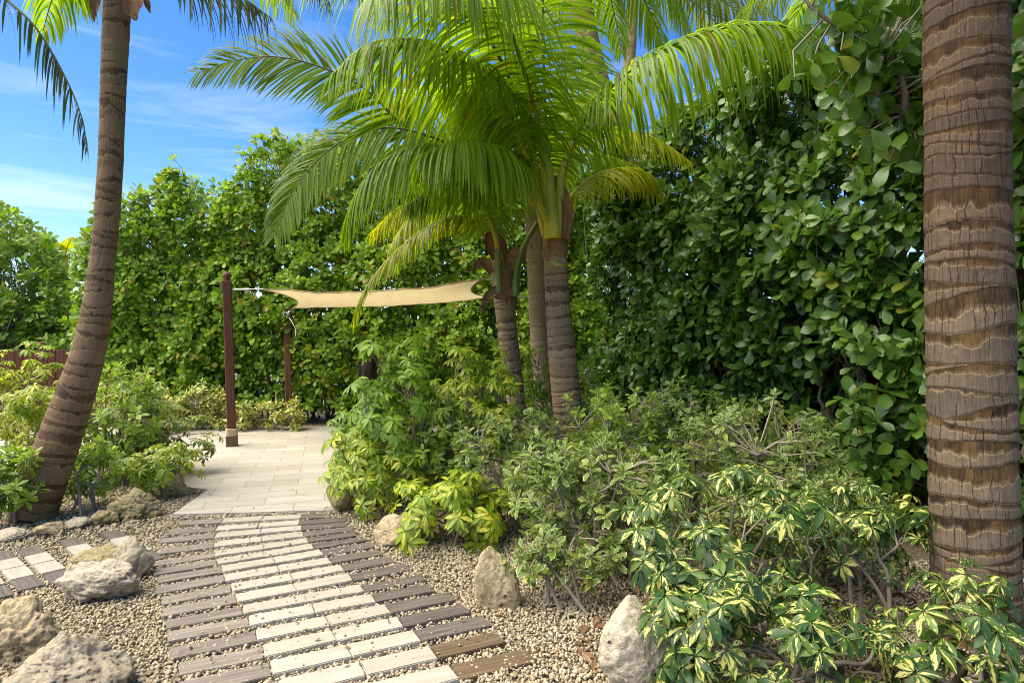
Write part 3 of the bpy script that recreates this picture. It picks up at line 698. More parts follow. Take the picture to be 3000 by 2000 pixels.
def pp(lst, d0=None):
    return [P(q[0], q[1], q[2] if len(q) > 2 else d0) for q in lst]

def fibre_sheath(root, pts, radii, rng, ragged=.1):
    mb = MB(); nl, na = 26, 40; c = spline(pts, nl); rr = np.interp(np.linspace(0, 1, nl), np.linspace(0, 1, len(radii)), radii)
    th = np.linspace(0, 2 * np.pi, na, endpoint=False); T = nrm(np.gradient(c, axis=0)); S = nrm(np.cross(T, np.array([0, 1.0, 0]))); N = np.cross(S, T)
    TH, SS = np.meshgrid(th, np.arange(nl)); nzv = vnoise(TH / 6.28318 * 8, SS * .4, 8, rng) - .5
    rad = rr[:, None] * (1 + .14 * nzv + .05 * (vnoise(TH / 6.28318 * 20, SS * .8, 20, rng) - .5))
    V = c[:, None] + rad[..., None] * (np.cos(TH)[..., None] * S[:, None] + np.sin(TH)[..., None] * N[:, None])
    V[-1] += UP * (rng.random((na, 1)) * ragged * 2 - ragged * .4); V[-2] += UP * (rng.random((na, 1)) * ragged * .5)
    i = np.arange(nl - 1)[:, None]; j = np.arange(na)[None]; a = i * na + j; b = i * na + (j + 1) % na
    mb.add(V, np.stack([a, b, b + na, a + na], -1)); return mb.build('fibre_sheath', M['fibre'], root)

def flap(root, pts, wd, rng, name='dry_sheath'):
    mb = MB(); c = spline(pts, 14); T = nrm(np.gradient(c, axis=0)); S = nrm(np.cross(T, np.array([0.15, -1.0, .2]))); N = np.cross(S, T)
    k = np.linspace(-1, 1, 7); w_ = wd * np.interp(np.linspace(0, 1, 14), [0, .3, .7, 1], [.7, 1, .7, .1])
    V = c[:, None] + (k[None, :, None] * w_[:, None, None]) * S[:, None] + ((k ** 2)[None, :, None] * w_[:, None, None] * .5 + rng.normal(0, .006, (14, 7, 1))) * N[:, None]
    i = np.arange(13)[:, None]; j = np.arange(6)[None]; a = i * 7 + j
    mb.add(V, np.stack([a, a + 1, a + 8, a + 7], -1)); return mb.build(name, M['fibre'], root)

def px_r(lst, d):                                  # (px,py,r_px) list -> points, radii (trunk leans in a plane facing us)
    return [P(a, b, d) for a, b, c in lst], [c / FPX * d / math.hypot(1, (a - CX) / FPX) for a, b, c in lst]

# leaning palm at the left
r_ = np.random.default_rng(21); D = 5.2
pts, rad = px_r([(85, 1545, 82), (112, 1460, 74), (178, 1275, 68), (262, 1020, 52), (300, 765, 40), (322, 510, 39), (332, 255, 39), (341, 64, 42), (346, -60, 40)], D)
leanp = thing('coconut_palm', (pts[0][0], D, 0), 'leaning palm with a brown ringed trunk beside the left rocks', 'palm tree', 'coconut palms')
mb = MB(); trunk_mesh(mb, pts, rad, r_, .088, 72, 460, .03, .03); mb.build('trunk', M['trunk_lean'], leanp)
flap(leanp, pp([(300, -40), (285, 0), (278, 30), (276, 64)], D - .16), .05, r_); flap(leanp, pp([(385, -40), (395, 0), (390, 35), (398, 62)], D - .16), .09, r_)
flap(leanp, pp([(425, -30), (432, 10), (440, 40)], D - .1), .03, r_)
frond(leanp, pp([(350, -50, 5.2), (440, -95, 5.15), (560, -70, 5.1), (680, -25, 5.0), (790, 50, 5.0)]), .62, 56, 3.2, .032, .25, r_, 'frond_grey', 'stalk', .03, .1, .75, label='tattered frond hanging right of the leaning trunk')
frond(leanp, pp([(350, -60, 5.2), (480, -260, 5.2), (680, -260, 5.1), (860, -130, 5.0), (960, 0, 5.0)]), .62, 70, 3.0, .034, .25, r_, 'frond_grey', 'stalk', .03, .1, .4)
for az, el in ((200, 35), (255, 50), (310, 45), (20, 55), (100, 60)):
    auto_frond(leanp, P(346, -80, D), R(az), R(el), 2.6, r_, 1.7, Lmax=.6, n=60, droop=2.2, leaf='frond', tatter=.2)

# palm outside the frame at the left, one frond tip hanging in
r_ = np.random.default_rng(22)
pts, rad = px_r([(-420, 1590, 70), (-400, 900, 60), (-330, 200, 50), (-270, -220, 46)], 4.6)
outp = thing('coconut_palm', (pts[0][0], 4.6, 0), 'palm beyond the left edge showing one torn drooping frond tip', 'palm tree', 'coconut palms')
mb = MB(); trunk_mesh(mb, pts, rad, r_, .13, 32, 120); mb.build('trunk', M['trunk_lean'], outp)
frond(outp, pp([(-270, -220), (-150, -170), (-60, -80), (20, 0), (105, 82), (180, 205), (235, 330), (256, 440)], 4.6), .46, 84, 2.6, .021, .2, r_, 'frond_grey', 'stalk', .022, -.2, 1.1, (35, 62), label='torn frond tip hanging in front of the sky')
for az, el in ((0, 50), (60, 65), (150, 40), (260, 45)): auto_frond(outp, P(-270, -240, 4.6), R(az), R(el), 2.2, r_, 1.7, Lmax=.55, n=44, droop=2.2)

# the middle palm with yellow leaf bases
r_ = np.random.default_rng(23); D = 6.5
pts, rad = px_r([(1682, 1425, 52), (1672, 1300, 44), (1664, 1212, 43), (1658, 1148, 42), (1645, 1020, 40), (1634, 893, 36), (1627, 765, 33.5), (1622, 700, 31)], D)
midp = thing('coconut_palm', (pts[0][0], D, 0), 'palm with bright yellow leaf bases and a brown fibre collar', 'palm tree', 'coconut palms')
mb = MB(); trunk_mesh(mb, pts, rad, r_, .085, 64, 300, .055, .014); mb.build('trunk', M['trunk_mid'], midp)
fibre_sheath(midp, pp([(1627, 772), (1626, 740), (1624, 690), (1612, 600), (1610, 540)], D), [.112, .135, .128, .11, .08], r_)
flap(midp, pp([(1655, 700, 6.38), (1662, 620, 6.38), (1650, 560, 6.4), (1640, 520, 6.42)]), .06, r_)
mbb = MB(); tube(mbb, pp([(1628, 783, D), (1628, 768, D)]), [.124, .122], 24); mbb.build('yellow_collar', M['stalk_yel'], midp)
def petiole(root, lst, wds, mat='stalk_yel'):
    mb = MB(); c = spline(pp(lst), 18); wv = np.interp(np.linspace(0, 1, 18), np.linspace(0, 1, len(wds)), wds); tube(mb, c, wv, 12, cap=True); return mb.build('leaf_base', M[mat], root)
petiole(midp, [(1618, 700, 6.36), (1612, 600, 6.36), (1600, 480, 6.36), (1585, 330, 6.3)], [.09, .075, .06, .035])
petiole(midp, [(1640, 700, 6.44), (1640, 570, 6.42), (1655, 480, 6.38), (1690, 390, 6.3)], [.07, .055, .045, .035])
petiole(midp, [(1600, 690, 6.5), (1570, 560, 6.5), (1555, 430, 6.45), (1552, 300, 6.35)], [.05, .045, .04, .03], 'stalk')
A = [
    dict(p=[(1612, 640, 6.5), (1600, 400, 6.35), (1592, 150, 6.05), (1592, -100, 5.6), (1605, -330, 5.0)], Lmax=.78, n=115, droop=1.3, lift=.0, fwd=(8, 40), width=.034),
    dict(p=[(1605, 620, 6.45), (1572, 350, 6.0), (1510, 130, 5.4), (1440, -40, 4.7), (1330, -130, 4.0), (1200, -110, 3.5), (1100, -20, 3.2)], Lmax=1.05, n=125, droop=2.4, width=.042),
    dict(p=[(1600, 600, 6.5), (1500, 250, 6.1), (1350, 0, 5.3), (1150, -120, 4.6), (960, -140, 4.1), (820, -60, 3.9)], Lmax=.95, n=120, droop=2.5, width=.040),
    dict(p=[(1595, 600, 6.5), (1490, 330, 6.2), (1370, 190, 5.8), (1220, 120, 5.4), (1080, 130, 5.1), (980, 210, 4.9)], Lmax=.95, n=120, droop=2.5, width=.040),
    dict(p=[(1635, 600, 6.5), (1660, 480, 6.4), (1720, 340, 6.2), (1850, 205, 6.0), (2030, 108, 5.8), (2220, 72, 5.6), (2380, 110, 5.4), (2490, 215, 5.3)], Lmax=.95, n=140, droop=3.0, bare=.2, width=.038, lift=.2),
    dict(p=[(1600, 620, 6.5), (1450, 520, 6.6), (1310, 470, 6.5), (1190, 380, 6.4), (1080, 270, 6.2), (960, 205, 6.0), (820, 168, 5.9), (690, 178, 5.8), (580, 215, 5.8)], Lmax=.66, n=125, droop=.5, bare=.3, width=.036, lift=.05, fwd=(25, 48), up=(0, -.9, .5)),
    dict(p=[(1600, 620, 6.6), (1430, 480, 6.6), (1290, 410, 6.5), (1150, 375, 6.3), (1030, 400, 6.2), (930, 470, 6.1), (855, 570, 6.0), (805, 690, 6.0)], Lmax=.62, n=125, droop=.8, bare=.3, width=.036, lift=.05, fwd=(25, 50), up=(-.2, -.9, .5)),
    dict(p=[(1600, 630, 6.4), (1500, 520, 6.2), (1380, 450, 6.0), (1250, 425, 5.8), (1140, 460, 5.65), (1060, 540, 5.55), (1015, 660, 5.55)], Lmax=.88, n=130, droop=2.6, bare=.15, width=.034),
    dict(p=[(1600, 640, 6.3), (1540, 520, 5.9), (1450, 440, 5.5), (1350, 410, 5.1), (1240, 450, 4.9)], Lmax=.8, n=100, droop=2.8, bare=.3, width=.036),
    dict(p=[(1590, 600, 6.4), (1520, 470, 6.1), (1450, 440, 5.8), (1380, 470, 5.6)], Lmax=.7, n=80, droop=2.8, bare=.3, width=.032),
    dict(p=[(1640, 620, 6.6), (1700, 545, 6.8), (1780, 500, 7.0), (1870, 500, 7.2), (1940, 570, 7.3)], Lmax=.5, n=70, droop=2.2, bare=.15, width=.036, leaf='frond_yellow', stalk='stalk_yel'),
    dict(p=[(1610, 600, 6.7), (1500, 380, 7.2), (1380, 280, 7.6), (1230, 260, 7.9), (1120, 330, 8.1)], Lmax=.7, n=75, droop=1.7, leaf='frond_yellow', stalk='stalk_yel'),
]
for f in A:
    p_ = pp(f.pop('p')); frond(midp, p_, rng=r_, **f)

# small palm in front of the sail end
r_ = np.random.default_rng(24); D = 7.0
pts, rad = px_r([(1540, 1395, 30), (1530, 1300, 27), (1519, 1224, 26), (1502, 1097, 28), (1485, 956, 29), (1478, 880, 31), (1474, 830, 33)], D)
smallp = thing('coconut_palm', (pts[0][0], D, 0), 'thin palm with shaggy brown sheaths at the right end of the sail', 'palm tree', 'coconut palms')
mb = MB(); trunk_mesh(mb, pts, rad, r_, .085, 56, 240, .06, .014); mb.build('trunk', M['trunk_mid'], smallp)
fibre_sheath(smallp, pp([(1484, 900), (1478, 850), (1470, 790), (1460, 720), (1450, 660)], D), [.118, .142, .125, .10, .07], r_, .14)
flap(smallp, pp([(1470, 845, 6.84), (1440, 855, 6.8), (1420, 880, 6.8), (1412, 930, 6.8)]), .045, r_)
flap(smallp, pp([(1440, 800, 6.86), (1420, 770, 6.84), (1400, 775, 6.82), (1385, 800, 6.82)]), .06, r_)
flap(smallp, pp([(1450, 760, 6.86), (1435, 720, 6.84), (1430, 690, 6.82), (1445, 680, 6.8)]), .055, r_)
flap(smallp, pp([(1490, 790, 6.9), (1500, 750, 6.86), (1520, 735, 6.84), (1530, 760, 6.84)]), .06, r_)
flap(smallp, pp([(1500, 850, 6.84), (1470, 868, 6.82), (1445, 872, 6.8)]), .05, r_)
petiole(smallp, [(1460, 860, 6.84), (1458, 760, 6.84), (1452, 660, 6.84), (1446, 600, 6.82)], [.042, .042, .038, .03], 'stalk_green')
petiole(smallp, [(1508, 868, 6.86), (1512, 800, 6.86), (1530, 730, 6.84), (1575, 650, 6.8)], [.04, .032, .03, .025], 'stalk_green')
for p_, kw in (
    ([(1462, 800, 7.0), (1440, 690, 6.9), (1370, 630, 6.7), (1270, 655, 6.5), (1165, 735, 6.3), (1085, 825, 6.2), (1040, 930, 6.2)], dict(Lmax=.48, n=95, droop=1.5, bare=.2, width=.032, leaf='frond_yellow', stalk='stalk_green', label='lowest yellow green frond tip hanging over the sail')),
    ([(1470, 820, 7), (1455, 600, 6.9), (1440, 420, 6.7), (1390, 290, 6.5), (1300, 230, 6.3)], dict(Lmax=.7, n=80, droop=2.0, bare=.3)),
    ([(1510, 860, 7.0), (1530, 740, 7.0), (1575, 650, 6.9), (1640, 500, 6.8), (1690, 300, 6.7), (1715, 100, 6.6)], dict(Lmax=.6, n=70, droop=1.6, bare=.4, stalk='stalk_green')),
    ([(1460, 760, 7.1), (1400, 630, 7.3), (1300, 580, 7.5), (1190, 600, 7.6), (1090, 680, 7.7)], dict(Lmax=.6, n=80, droop=2.2, bare=.2, leaf='frond_yellow')),
    ([(1465, 760, 6.9), (1430, 620, 6.6), (1370, 540, 6.3), (1280, 540, 6.1), (1200, 600, 6.0)], dict(Lmax=.6, n=80, droop=2.4, bare=.2)),
): frond(smallp, pp(p_), rng=r_, **kw)

# smooth grey trunk between them
r_ = np.random.default_rng(25); D = 8.0
pts, rad = px_r([(1600, 1340, 32), (1592, 1110, 29), (1583, 1000, 29), (1577, 890, 29), (1572, 760, 28), (1562, 640, 24), (1552, 540, 22), (1548, 480, 20)], D)
greyp = thing('coconut_palm', (pts[0][0], D, 0), 'palm with a smooth pale grey trunk between the two ringed palms', 'palm tree', 'coconut palms')
mb = MB(); trunk_mesh(mb, pts, rad, r_, .26, 48, 220, .02, .01); mb.build('trunk', M['trunk_grey'], greyp)
flap(greyp, pp([(1545, 700, 7.86), (1535, 740, 7.86), (1538, 780, 7.86)]), .04, r_)
for az, el in ((250, 30), (285, 45), (310, 20), (200, 45), (225, 60), (160, 40), (120, 35), (90, 25), (70, 50), (20, 55), (240, 5), (275, 0)):
    auto_frond(greyp, P(1548, 500, D), R(az), R(el), 2.3, r_, 1.7, Lmax=.62, n=64, droop=2.0, width=.04, leaf='frond' if az % 20 else 'frond_yellow')

# leaning palm rising out of the right hedge
r_ = np.random.default_rng(26); D = 9.0
pts, rad = px_r([(1960, 1310, 42), (1925, 900, 36), (1893, 740, 36), (1845, 560, 36), (1800, 400, 35), (1748, 230, 34), (1716, 90, 33), (1690, -60, 32), (1672, -180, 30)], D)
hedgep = thing('coconut_palm', (pts[0][0], D, 0), 'ringed palm trunk leaning left out of the right hedge', 'palm tree', 'coconut palms')
mb = MB(); trunk_mesh(mb, pts, rad, r_, .17, 48, 260, .04, .02); mb.build('trunk', M['trunk_mid'], hedgep)
for az, el in ((30, 20), (75, 35), (110, 10), (150, 30), (200, 25), (250, 30), (290, 10), (330, 40), (95, -10), (120, 30), (60, 0), (135, 5)):
    auto_frond(hedgep, P(1672, -200, D), R(az), R(el), 2.6, r_, 1.9, Lmax=.7, n=60, droop=2.2, leaf='frond')

# pale far palm, with dry hanging fronds
r_ = np.random.default_rng(27); D = 12.0
pts, rad = px_r([(1815, 1225, 24), (1822, 700, 20), (1830, 420, 18), (1842, 200, 18), (1852, 60, 17), (1860, -60, 16)], D)
palep = thing('coconut_palm', (pts[0][0], D, 0), 'far slender palm with a pale yellowish trunk against the sky', 'palm tree', 'coconut palms')
mb = MB(); trunk_mesh(mb, pts, rad, r_, .2, 32, 160, .03, .02); mb.build('trunk', M['trunk_pale'], palep)
for az, el, ln in ((80, 5, 3.6), (100, 20, 3.8), (70, 30, 4.0), (120, -5, 3.2), (60, 10, 3.6), (200, 20, 3), (270, 10, 2.6), (320, 30, 3)):
    auto_frond(palep, P(1862, -60, D), R(az), R(el), ln, r_, 1.2, Lmax=.9, n=60, droop=1.6, width=.05, leaf='frond_pale', stalk='stalk_yel')

# green-shafted palm at the upper right
r_ = np.random.default_rng(28); D = 8.0
pts, rad = px_r([(2600, 1335, 22), (2590, 600, 17), (2584, 250, 15), (2580, 120, 15), (2578, 70, 17)], D)
shaftp = thing('royal_palm', (pts[0][0], D, 0), 'slim palm with a green crownshaft above the right hedge', 'palm tree')
mb = MB(); trunk_mesh(mb, pts, rad, r_, .07, 36, 200, .03, .006); mb.build('trunk', M['trunk_mid'], shaftp)
mb = MB(); tube(mb, spline(pp([(2579, 78, D), (2575, 40, D), (2573, 0, D), (2572, -60, D), (2572, -120, D)]), 14), np.interp(np.linspace(0, 1, 14), [0, .2, .6, 1], [.075, .088, .08, .05]), 20); mb.build('crownshaft', M['stalk_green'], shaftp)
for az, el in ((80, 40), (110, 25), (260, 40), (285, 20), (300, 50), (180, 50), (220, 30), (40, 45), (350, 40)):
    auto_frond(shaftp, P(2572, -115, D), R(az), R(el), 2.3, r_, 1.9, Lmax=.62, n=56, droop=1.9, leaf='frond', stalk='stalk_green', rbase=.022)
mb = MB(); A0 = np.repeat([P(2478, -20, 8.0)], 40, 0) + r_.normal(0, .06, (40, 3)); twigs(mb, A0, A0 + np.stack([r_.normal(0, .13, 40), r_.normal(0, .1, 40), -r_.uniform(.25, .75, 40)], -1), .008, .003, r_, 4); mb.build('dry_flower_stalk', M['fibre'], shaftp)

# big trunk at the right
r_ = np.random.default_rng(29); D = 3.1
pts, rad = px_r([(2866, 1905, 150), (2858, 1780, 137), (2852, 1500, 135), (2845, 1200, 136), (2838, 900, 136), (2833, 500, 131), (2829, 200, 130), (2828, 0, 131), (2824, -350, 122), (2820, -650, 112)], D)
bigp = thing('coconut_palm', (pts[0][0], D, 0), 'thick ringed palm trunk in the right foreground', 'palm tree', 'coconut palms')
mb = MB(); trunk_mesh(mb, pts, rad, r_, .092, 170, 1000, .028, .026); mb.build('trunk', M['trunk_near'], bigp)
for az, el in ((10, 45), (60, 40), (110, 45), (165, 50), (215, 45), (265, 50), (310, 45), (345, 65)):
    auto_frond(bigp, P(2820, -680, D), R(az), R(el), 2.4, r_, 1.0, Lmax=.7, n=56, droop=2.0, leaf='frond')

r_ = np.random.default_rng(30); D = 4.3
pts, rad = px_r([(3085, 1640, 105), (3070, 900, 92), (3055, 300, 86), (3045, 0, 84), (3030, -400, 80)], D)
edgep = thing('coconut_palm', (pts[0][0], D, 0), 'palm trunk cut off by the right edge behind the thick trunk', 'palm tree', 'coconut palms')
mb = MB(); trunk_mesh(mb, pts, rad, r_, .14, 64, 260, .035, .02); mb.build('trunk', M['trunk_near'], edgep)

# ------------------------------------------------------------------ hedges and tree behind the fence
def hedge(name, label, cat, p0, p1, topf, thick, ntip, rng, mat, ln, face, pocket=0.0, freq=1.1, zmin=.15, deep=.55, asp=.55, k=(6, 9), gap=None, tw='twig_dark', bulge=.25):
    """p0,p1: foot line of the visible face; topf(t) -> height; face: unit vector the hedge looks to"""
    p0 = np.array([*p0, 0.]); p1 = np.array([*p1, 0.]); face = np.array([*face, 0.]); along = p1 - p0
    root = thing(name, (p0 + p1) / 2 - face * thick / 2, label, cat)
    t = rng.random(ntip); top = topf(t); zz = zmin + (top - zmin) * rng.random(ntip) ** .92
    dep = np.where(rng.random(ntip) < deep, np.abs(rng.normal(0, .12, ntip)), rng.uniform(0, thick, ntip))
    near_top = np.clip((zz - (top - .55)) / .55, 0, 1)
    dep = dep + near_top ** 2 * rng.random(ntip) * thick * .8
    bl = np.array([mnoise.noise(Vector((a * 1.0, b * 1.0, 3.7))) for a, b in zip(t * np.linalg.norm(along) * freq, zz * freq * 1.1)])
    pos = p0 + along * t[:, None] - face * (dep - bl * bulge)[:, None] + UP * zz[:, None]
    pos += rng.normal(0, .04, pos.shape)
    if pocket:
        pk = np.array([mnoise.noise(Vector((a * 2.1, b * 2.6, 9.1))) for a, b in zip(t * np.linalg.norm(along), zz)])
        g = (pk > -.22) | (rng.random(len(pos)) > pocket) | (near_top > .3); pos, near_top, t = pos[g], near_top[g], t[g]
    if gap is not None:
        g = gap(pos, rng); pos, near_top, t = pos[g], near_top[g], t[g]
    n = len(pos)
    ax = nrm(face * (.9 - .5 * near_top)[:, None] + UP * (.45 + 1.0 * near_top)[:, None] + rng.normal(0, .42, (n, 3)))
    f = MB(); rosettes(f, pos, ax, rng, k, ln, asp, (22, 80), .05, 'obovate', .40, .18, .18)
    # spare leaves hanging along the shoots
    ex = np.repeat(np.arange(n), 2); pe = pos[ex] - ax[ex] * rng.uniform(.05, .22, (len(ex), 1)) + rng.normal(0, .05, (len(ex), 3))
    de = nrm(rng.normal(0, 1, (len(ex), 3)) + face * .6 - UP * .3); ne = nrm(face + UP * .8 + rng.normal(0, .5, (len(ex), 3)))
    lk = rng.uniform(*ln, len(ex)); leaves(f, pe, de, ne, lk, lk * asp, rng, 'obovate', 5, .4, .3, .15)
    ni = int(n * 1.1); ti = rng.random(ni); zi = zmin + (topf(ti) - .45 - zmin) * rng.random(ni)      # leaves in the shaded inside
    pi_ = p0 + along * ti[:, None] - face * rng.uniform(.45 * thick, thick, ni)[:, None] + UP * zi[:, None]
    if gap is not None: pi_ = pi_[gap(pi_, rng)]; ni = len(pi_)
    di = nrm(rng.normal(0, 1, (ni, 3)) - UP * .3); leaves(f, pi_, di, nrm(face + UP * .3 + rng.normal(0, .4, (ni, 3))), rng.uniform(.16, .24, ni), rng.uniform(.09, .14, ni), rng, 'obovate', 3, .3, .2, .1)
    f.build('foliage', M[mat], root)
    b = MB(); back = pos - ax * rng.uniform(.2, .45, (n, 1)) - face * rng.uniform(0, .15, (n, 1)) - UP * .1
    twigs(b, back, pos, .007, .004, rng)
    m_ = max(8, n // 18); ii = rng.choice(n, m_, replace=False)
    foot = p0 + along * t[ii][:, None] - face * thick * .55 + UP * 0.0 + rng.normal(0, .12, (m_, 3)) * np.array([1, 1, 0]); foot[:, 2] = 0
    midp_ = (foot * .35 + back[ii] * .65) - face * .1; twigs(b, foot, midp_, .022, .014, rng, 5); twigs(b, midp_, back[ii], .014, .007, rng, 4)
    b.build('branches', M[tw], root)
    return root

bt_px = np.array([200, 250, 300, 400, 480, 540, 590, 650, 720, 790, 850, 950, 1100, 1300, 1500, 1760]); bt_py = np.array([800, 650, 585, 560, 465, 570, 610, 530, 450, 375, 380, 400, 430, 430, 450, 520])
HB = 10.95
def back_top(t):
    px = 215 + (1790 - 215) * t; return EYE + (CY - np.interp(px, bt_px, bt_py)) / FPX * (HB + .35) + .10
r_ = np.random.default_rng(41)
hedge('clusia_hedge', 'tall clusia hedge with round leaves behind the patio and sail', 'hedge', P(215, 1000, HB)[:2], P(1790, 1000, HB)[:2], back_top, 1.4, 5600, r_, 'clusia', (.115, .165), (0, -1), .55, 1.0, .25, .52, .5, bulge=.4)
def right_top(t): return np.interp(t, [0, .2, .45, .7, .85, 1], [4.3, 4.5, 4.6, 4.5, 4.5, 4.6])
r_ = np.random.default_rng(42)
a_, b_ = np.array([1.25, 9.3]), np.array([3.35, 3.3]); fa = np.array([-(b_ - a_)[1], (b_ - a_)[0]]); fa = fa / np.linalg.norm(fa) * np.sign(-fa[0])
def rgap(pos, rng):
    px = CX + pos[:, 0] / pos[:, 1] * FPX; py = CY - (pos[:, 2] - EYE) / pos[:, 1] * FPX
    hole = np.exp(-((px - 2480) / 170) ** 2 - ((py - 1130) / 120) ** 2)
    return rng.random(len(pos)) > hole * .85
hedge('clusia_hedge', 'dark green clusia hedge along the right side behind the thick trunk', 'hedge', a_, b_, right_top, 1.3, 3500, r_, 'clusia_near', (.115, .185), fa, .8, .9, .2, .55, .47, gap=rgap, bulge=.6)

# overhanging branch with big leaves, upper right: belongs to a tree of its own
r_ = np.random.default_rng(43)
tr = thing('clusia_tree', (3.0, 3.95, 0), 'clusia tree with a bare branch arching over the right hedge top', 'tree')
br = MB(); main = spline(pp([(2790, 1650, 4.2), (2780, 800, 4.2), (2740, 480, 4.1), (2655, 350, 4.0), (2650, 270, 3.95), (2600, 150, 3.9), (2480, 95, 3.85), (2400, 40, 3.8), (2330, -30, 3.8)]), 60)
tube(br, main, np.interp(np.linspace(0, 1, 60), [0, .4, 1], [.05, .024, .009]), 8)
tips = main[r_.integers(22, 50, 70)] + r_.normal(0, .14, (70, 3)) * np.array([1.3, .8, 1.1])
more = np.array([P(x, y, dd) for x, y, dd in zip(r_.uniform(2480, 2720, 55), r_.uniform(-40, 420, 55), r_.uniform(3.9, 4.6, 55))]); tips = np.vstack([tips, more])
near_i = np.argmin(np.linalg.norm(tips[:, None] - main[None], axis=2), 1); twigs(br, main[near_i], tips, .008, .004, r_, 4)
br.build('branch', M['twig'], tr)
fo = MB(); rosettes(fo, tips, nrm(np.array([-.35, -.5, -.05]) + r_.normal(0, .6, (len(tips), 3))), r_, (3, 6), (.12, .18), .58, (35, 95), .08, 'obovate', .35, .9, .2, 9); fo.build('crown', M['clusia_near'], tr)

# leafy tree behind the fence at the left
r_ = np.random.default_rng(44); DT = 13.0
lt = thing('clusia_tree', P(30, 1000, DT) * np.array([1, 1, 0]), 'round leafy green tree behind the brown fence', 'tree')
px = r_.uniform(-160, 215, 1500); ytop = np.interp(px, [-160, 0, 40, 120, 160, 190, 215], [520, 590, 610, 660, 720, 800, 900]); py = ytop + (1180 - ytop) * r_.random(1500) ** .9
px = px - np.clip((py - 900) / 300, 0, 1) * 20
dd = DT + r_.uniform(-.6, .9, 1500); tips = np.array([P(a, b, c) for a, b, c in zip(px, py, dd)]); tips = tips[tips[:, 2] > .3]
fo = MB(); rosettes(fo, tips, nrm(np.array([.1, -.7, .7]) + r_.normal(0, .45, (len(tips), 3))), r_, (6, 9), (.12, .18), .5, (25, 90), .08); fo.build('crown', M['clusia_bright'], lt)
bb = MB(); c0 = np.array([P(30, 1000, DT)[0], DT + .3, 0]); j0 = np.repeat([c0 + UP * 1.4], len(tips), 0) + r_.normal(0, .5, (len(tips), 3))
tube(bb, [c0, c0 + UP * .7, c0 + UP * 1.6 + np.array([.1, 0, 0])], [.11, .09, .06], 8); twigs(bb, j0[::6], tips[::6], .014, .005, r_, 4); bb.build('trunk', M['twig_dark'], lt)

# far yellow palm and bushes seen through the gap, and the wood beyond
r_ = np.random.default_rng(45)
fp = thing('coconut_palm', P(185, 1000, 19) * np.array([1, 1, 0]), 'small far palm with yellow fronds in the gap left of the hedge', 'palm tree', 'coconut palms')
mb = MB(); pts, rad = px_r([(205, 1145, 9), (198, 900, 8), (190, 760, 7)], 19); trunk_mesh(mb, pts, rad, r_, .2, 16, 40); mb.build('trunk', M['trunk_pale'], fp)
for az, el in ((90, 40), (270, 45), (180, 60), (200, 20), (150, 15), (300, 10), (60, 5), (240, -10), (120, 70)):
    auto_frond(fp, P(190, 755, 19), R(az), R(el), 1.0, r_, 1.9, Lmax=.5, n=26, droop=1.6, width=.06, leaf='frond_yellow', stalk='stalk_yel')
def far_bush(label, x0, x1, ytop, d, n, mat, seed):
    r = np.random.default_rng(seed); px = r.uniform(x0, x1, n); e = np.abs((px - (x0 + x1) / 2) / ((x1 - x0) / 2)); yt = ytop + e ** 2.5 * (1140 - ytop) * .8
    py = yt + (1150 - yt) * r.random(n); tips = np.array([P(a, b, c) for a, b, c in zip(px, py, d + r.uniform(-.5, .8, n))]); tips = tips[tips[:, 2] > .1]
    root = thing('bush', P((x0 + x1) / 2, 1000, d) * np.array([1, 1, 0]), label, 'bush')
    f = MB(); rosettes(f, tips, nrm(np.array([0, -.6, .8]) + r.normal(0, .5, (len(tips), 3))), r, (6, 9), (.16, .26), .45, (25, 90), .1); f.build('foliage', M[mat], root)
    b = MB(); c = np.array([*root.location]); twigs(b, np.repeat([c], 24, 0) + r.normal(0, .15, (24, 3)) * np.array([1, 1, 0]), tips[:24], .02, .008, r, 4); b.build('branches', M['twig_dark'], root)
far_bush('pale yellow green bush seen through the gap behind the fence', 120, 300, 880, 17, 260, 'scheff_lime', 46)
far_bush('low green bush beyond the fence at the far left', -150, 150, 960, 18, 260, 'clusia_bright', 47)
def treeline():
    r = np.random.default_rng(48); n = 9000; a = r.uniform(-1.25, 1.25, n); d = r.uniform(42, 52, n)
    h = 3.0 + 1.6 * np.array([mnoise.noise(Vector((q * 9, 1, 2))) for q in a]); z = h * r.random(n) ** .7
    pos = np.stack([np.sin(a) * d, np.cos(a) * d, z], -1); ax = nrm(np.array([0, -.6, .8]) + r.normal(0, .5, (n, 3)))
    f = MB(); rosettes(f, pos, ax, r, (5, 7), (.5, .8), .5, (20, 90), .2, seg=2); o = f.build('far_trees', M['clusia'])
    tag(o, 'distant band of green trees beyond the garden', 'trees', kind='stuff')
treeline()

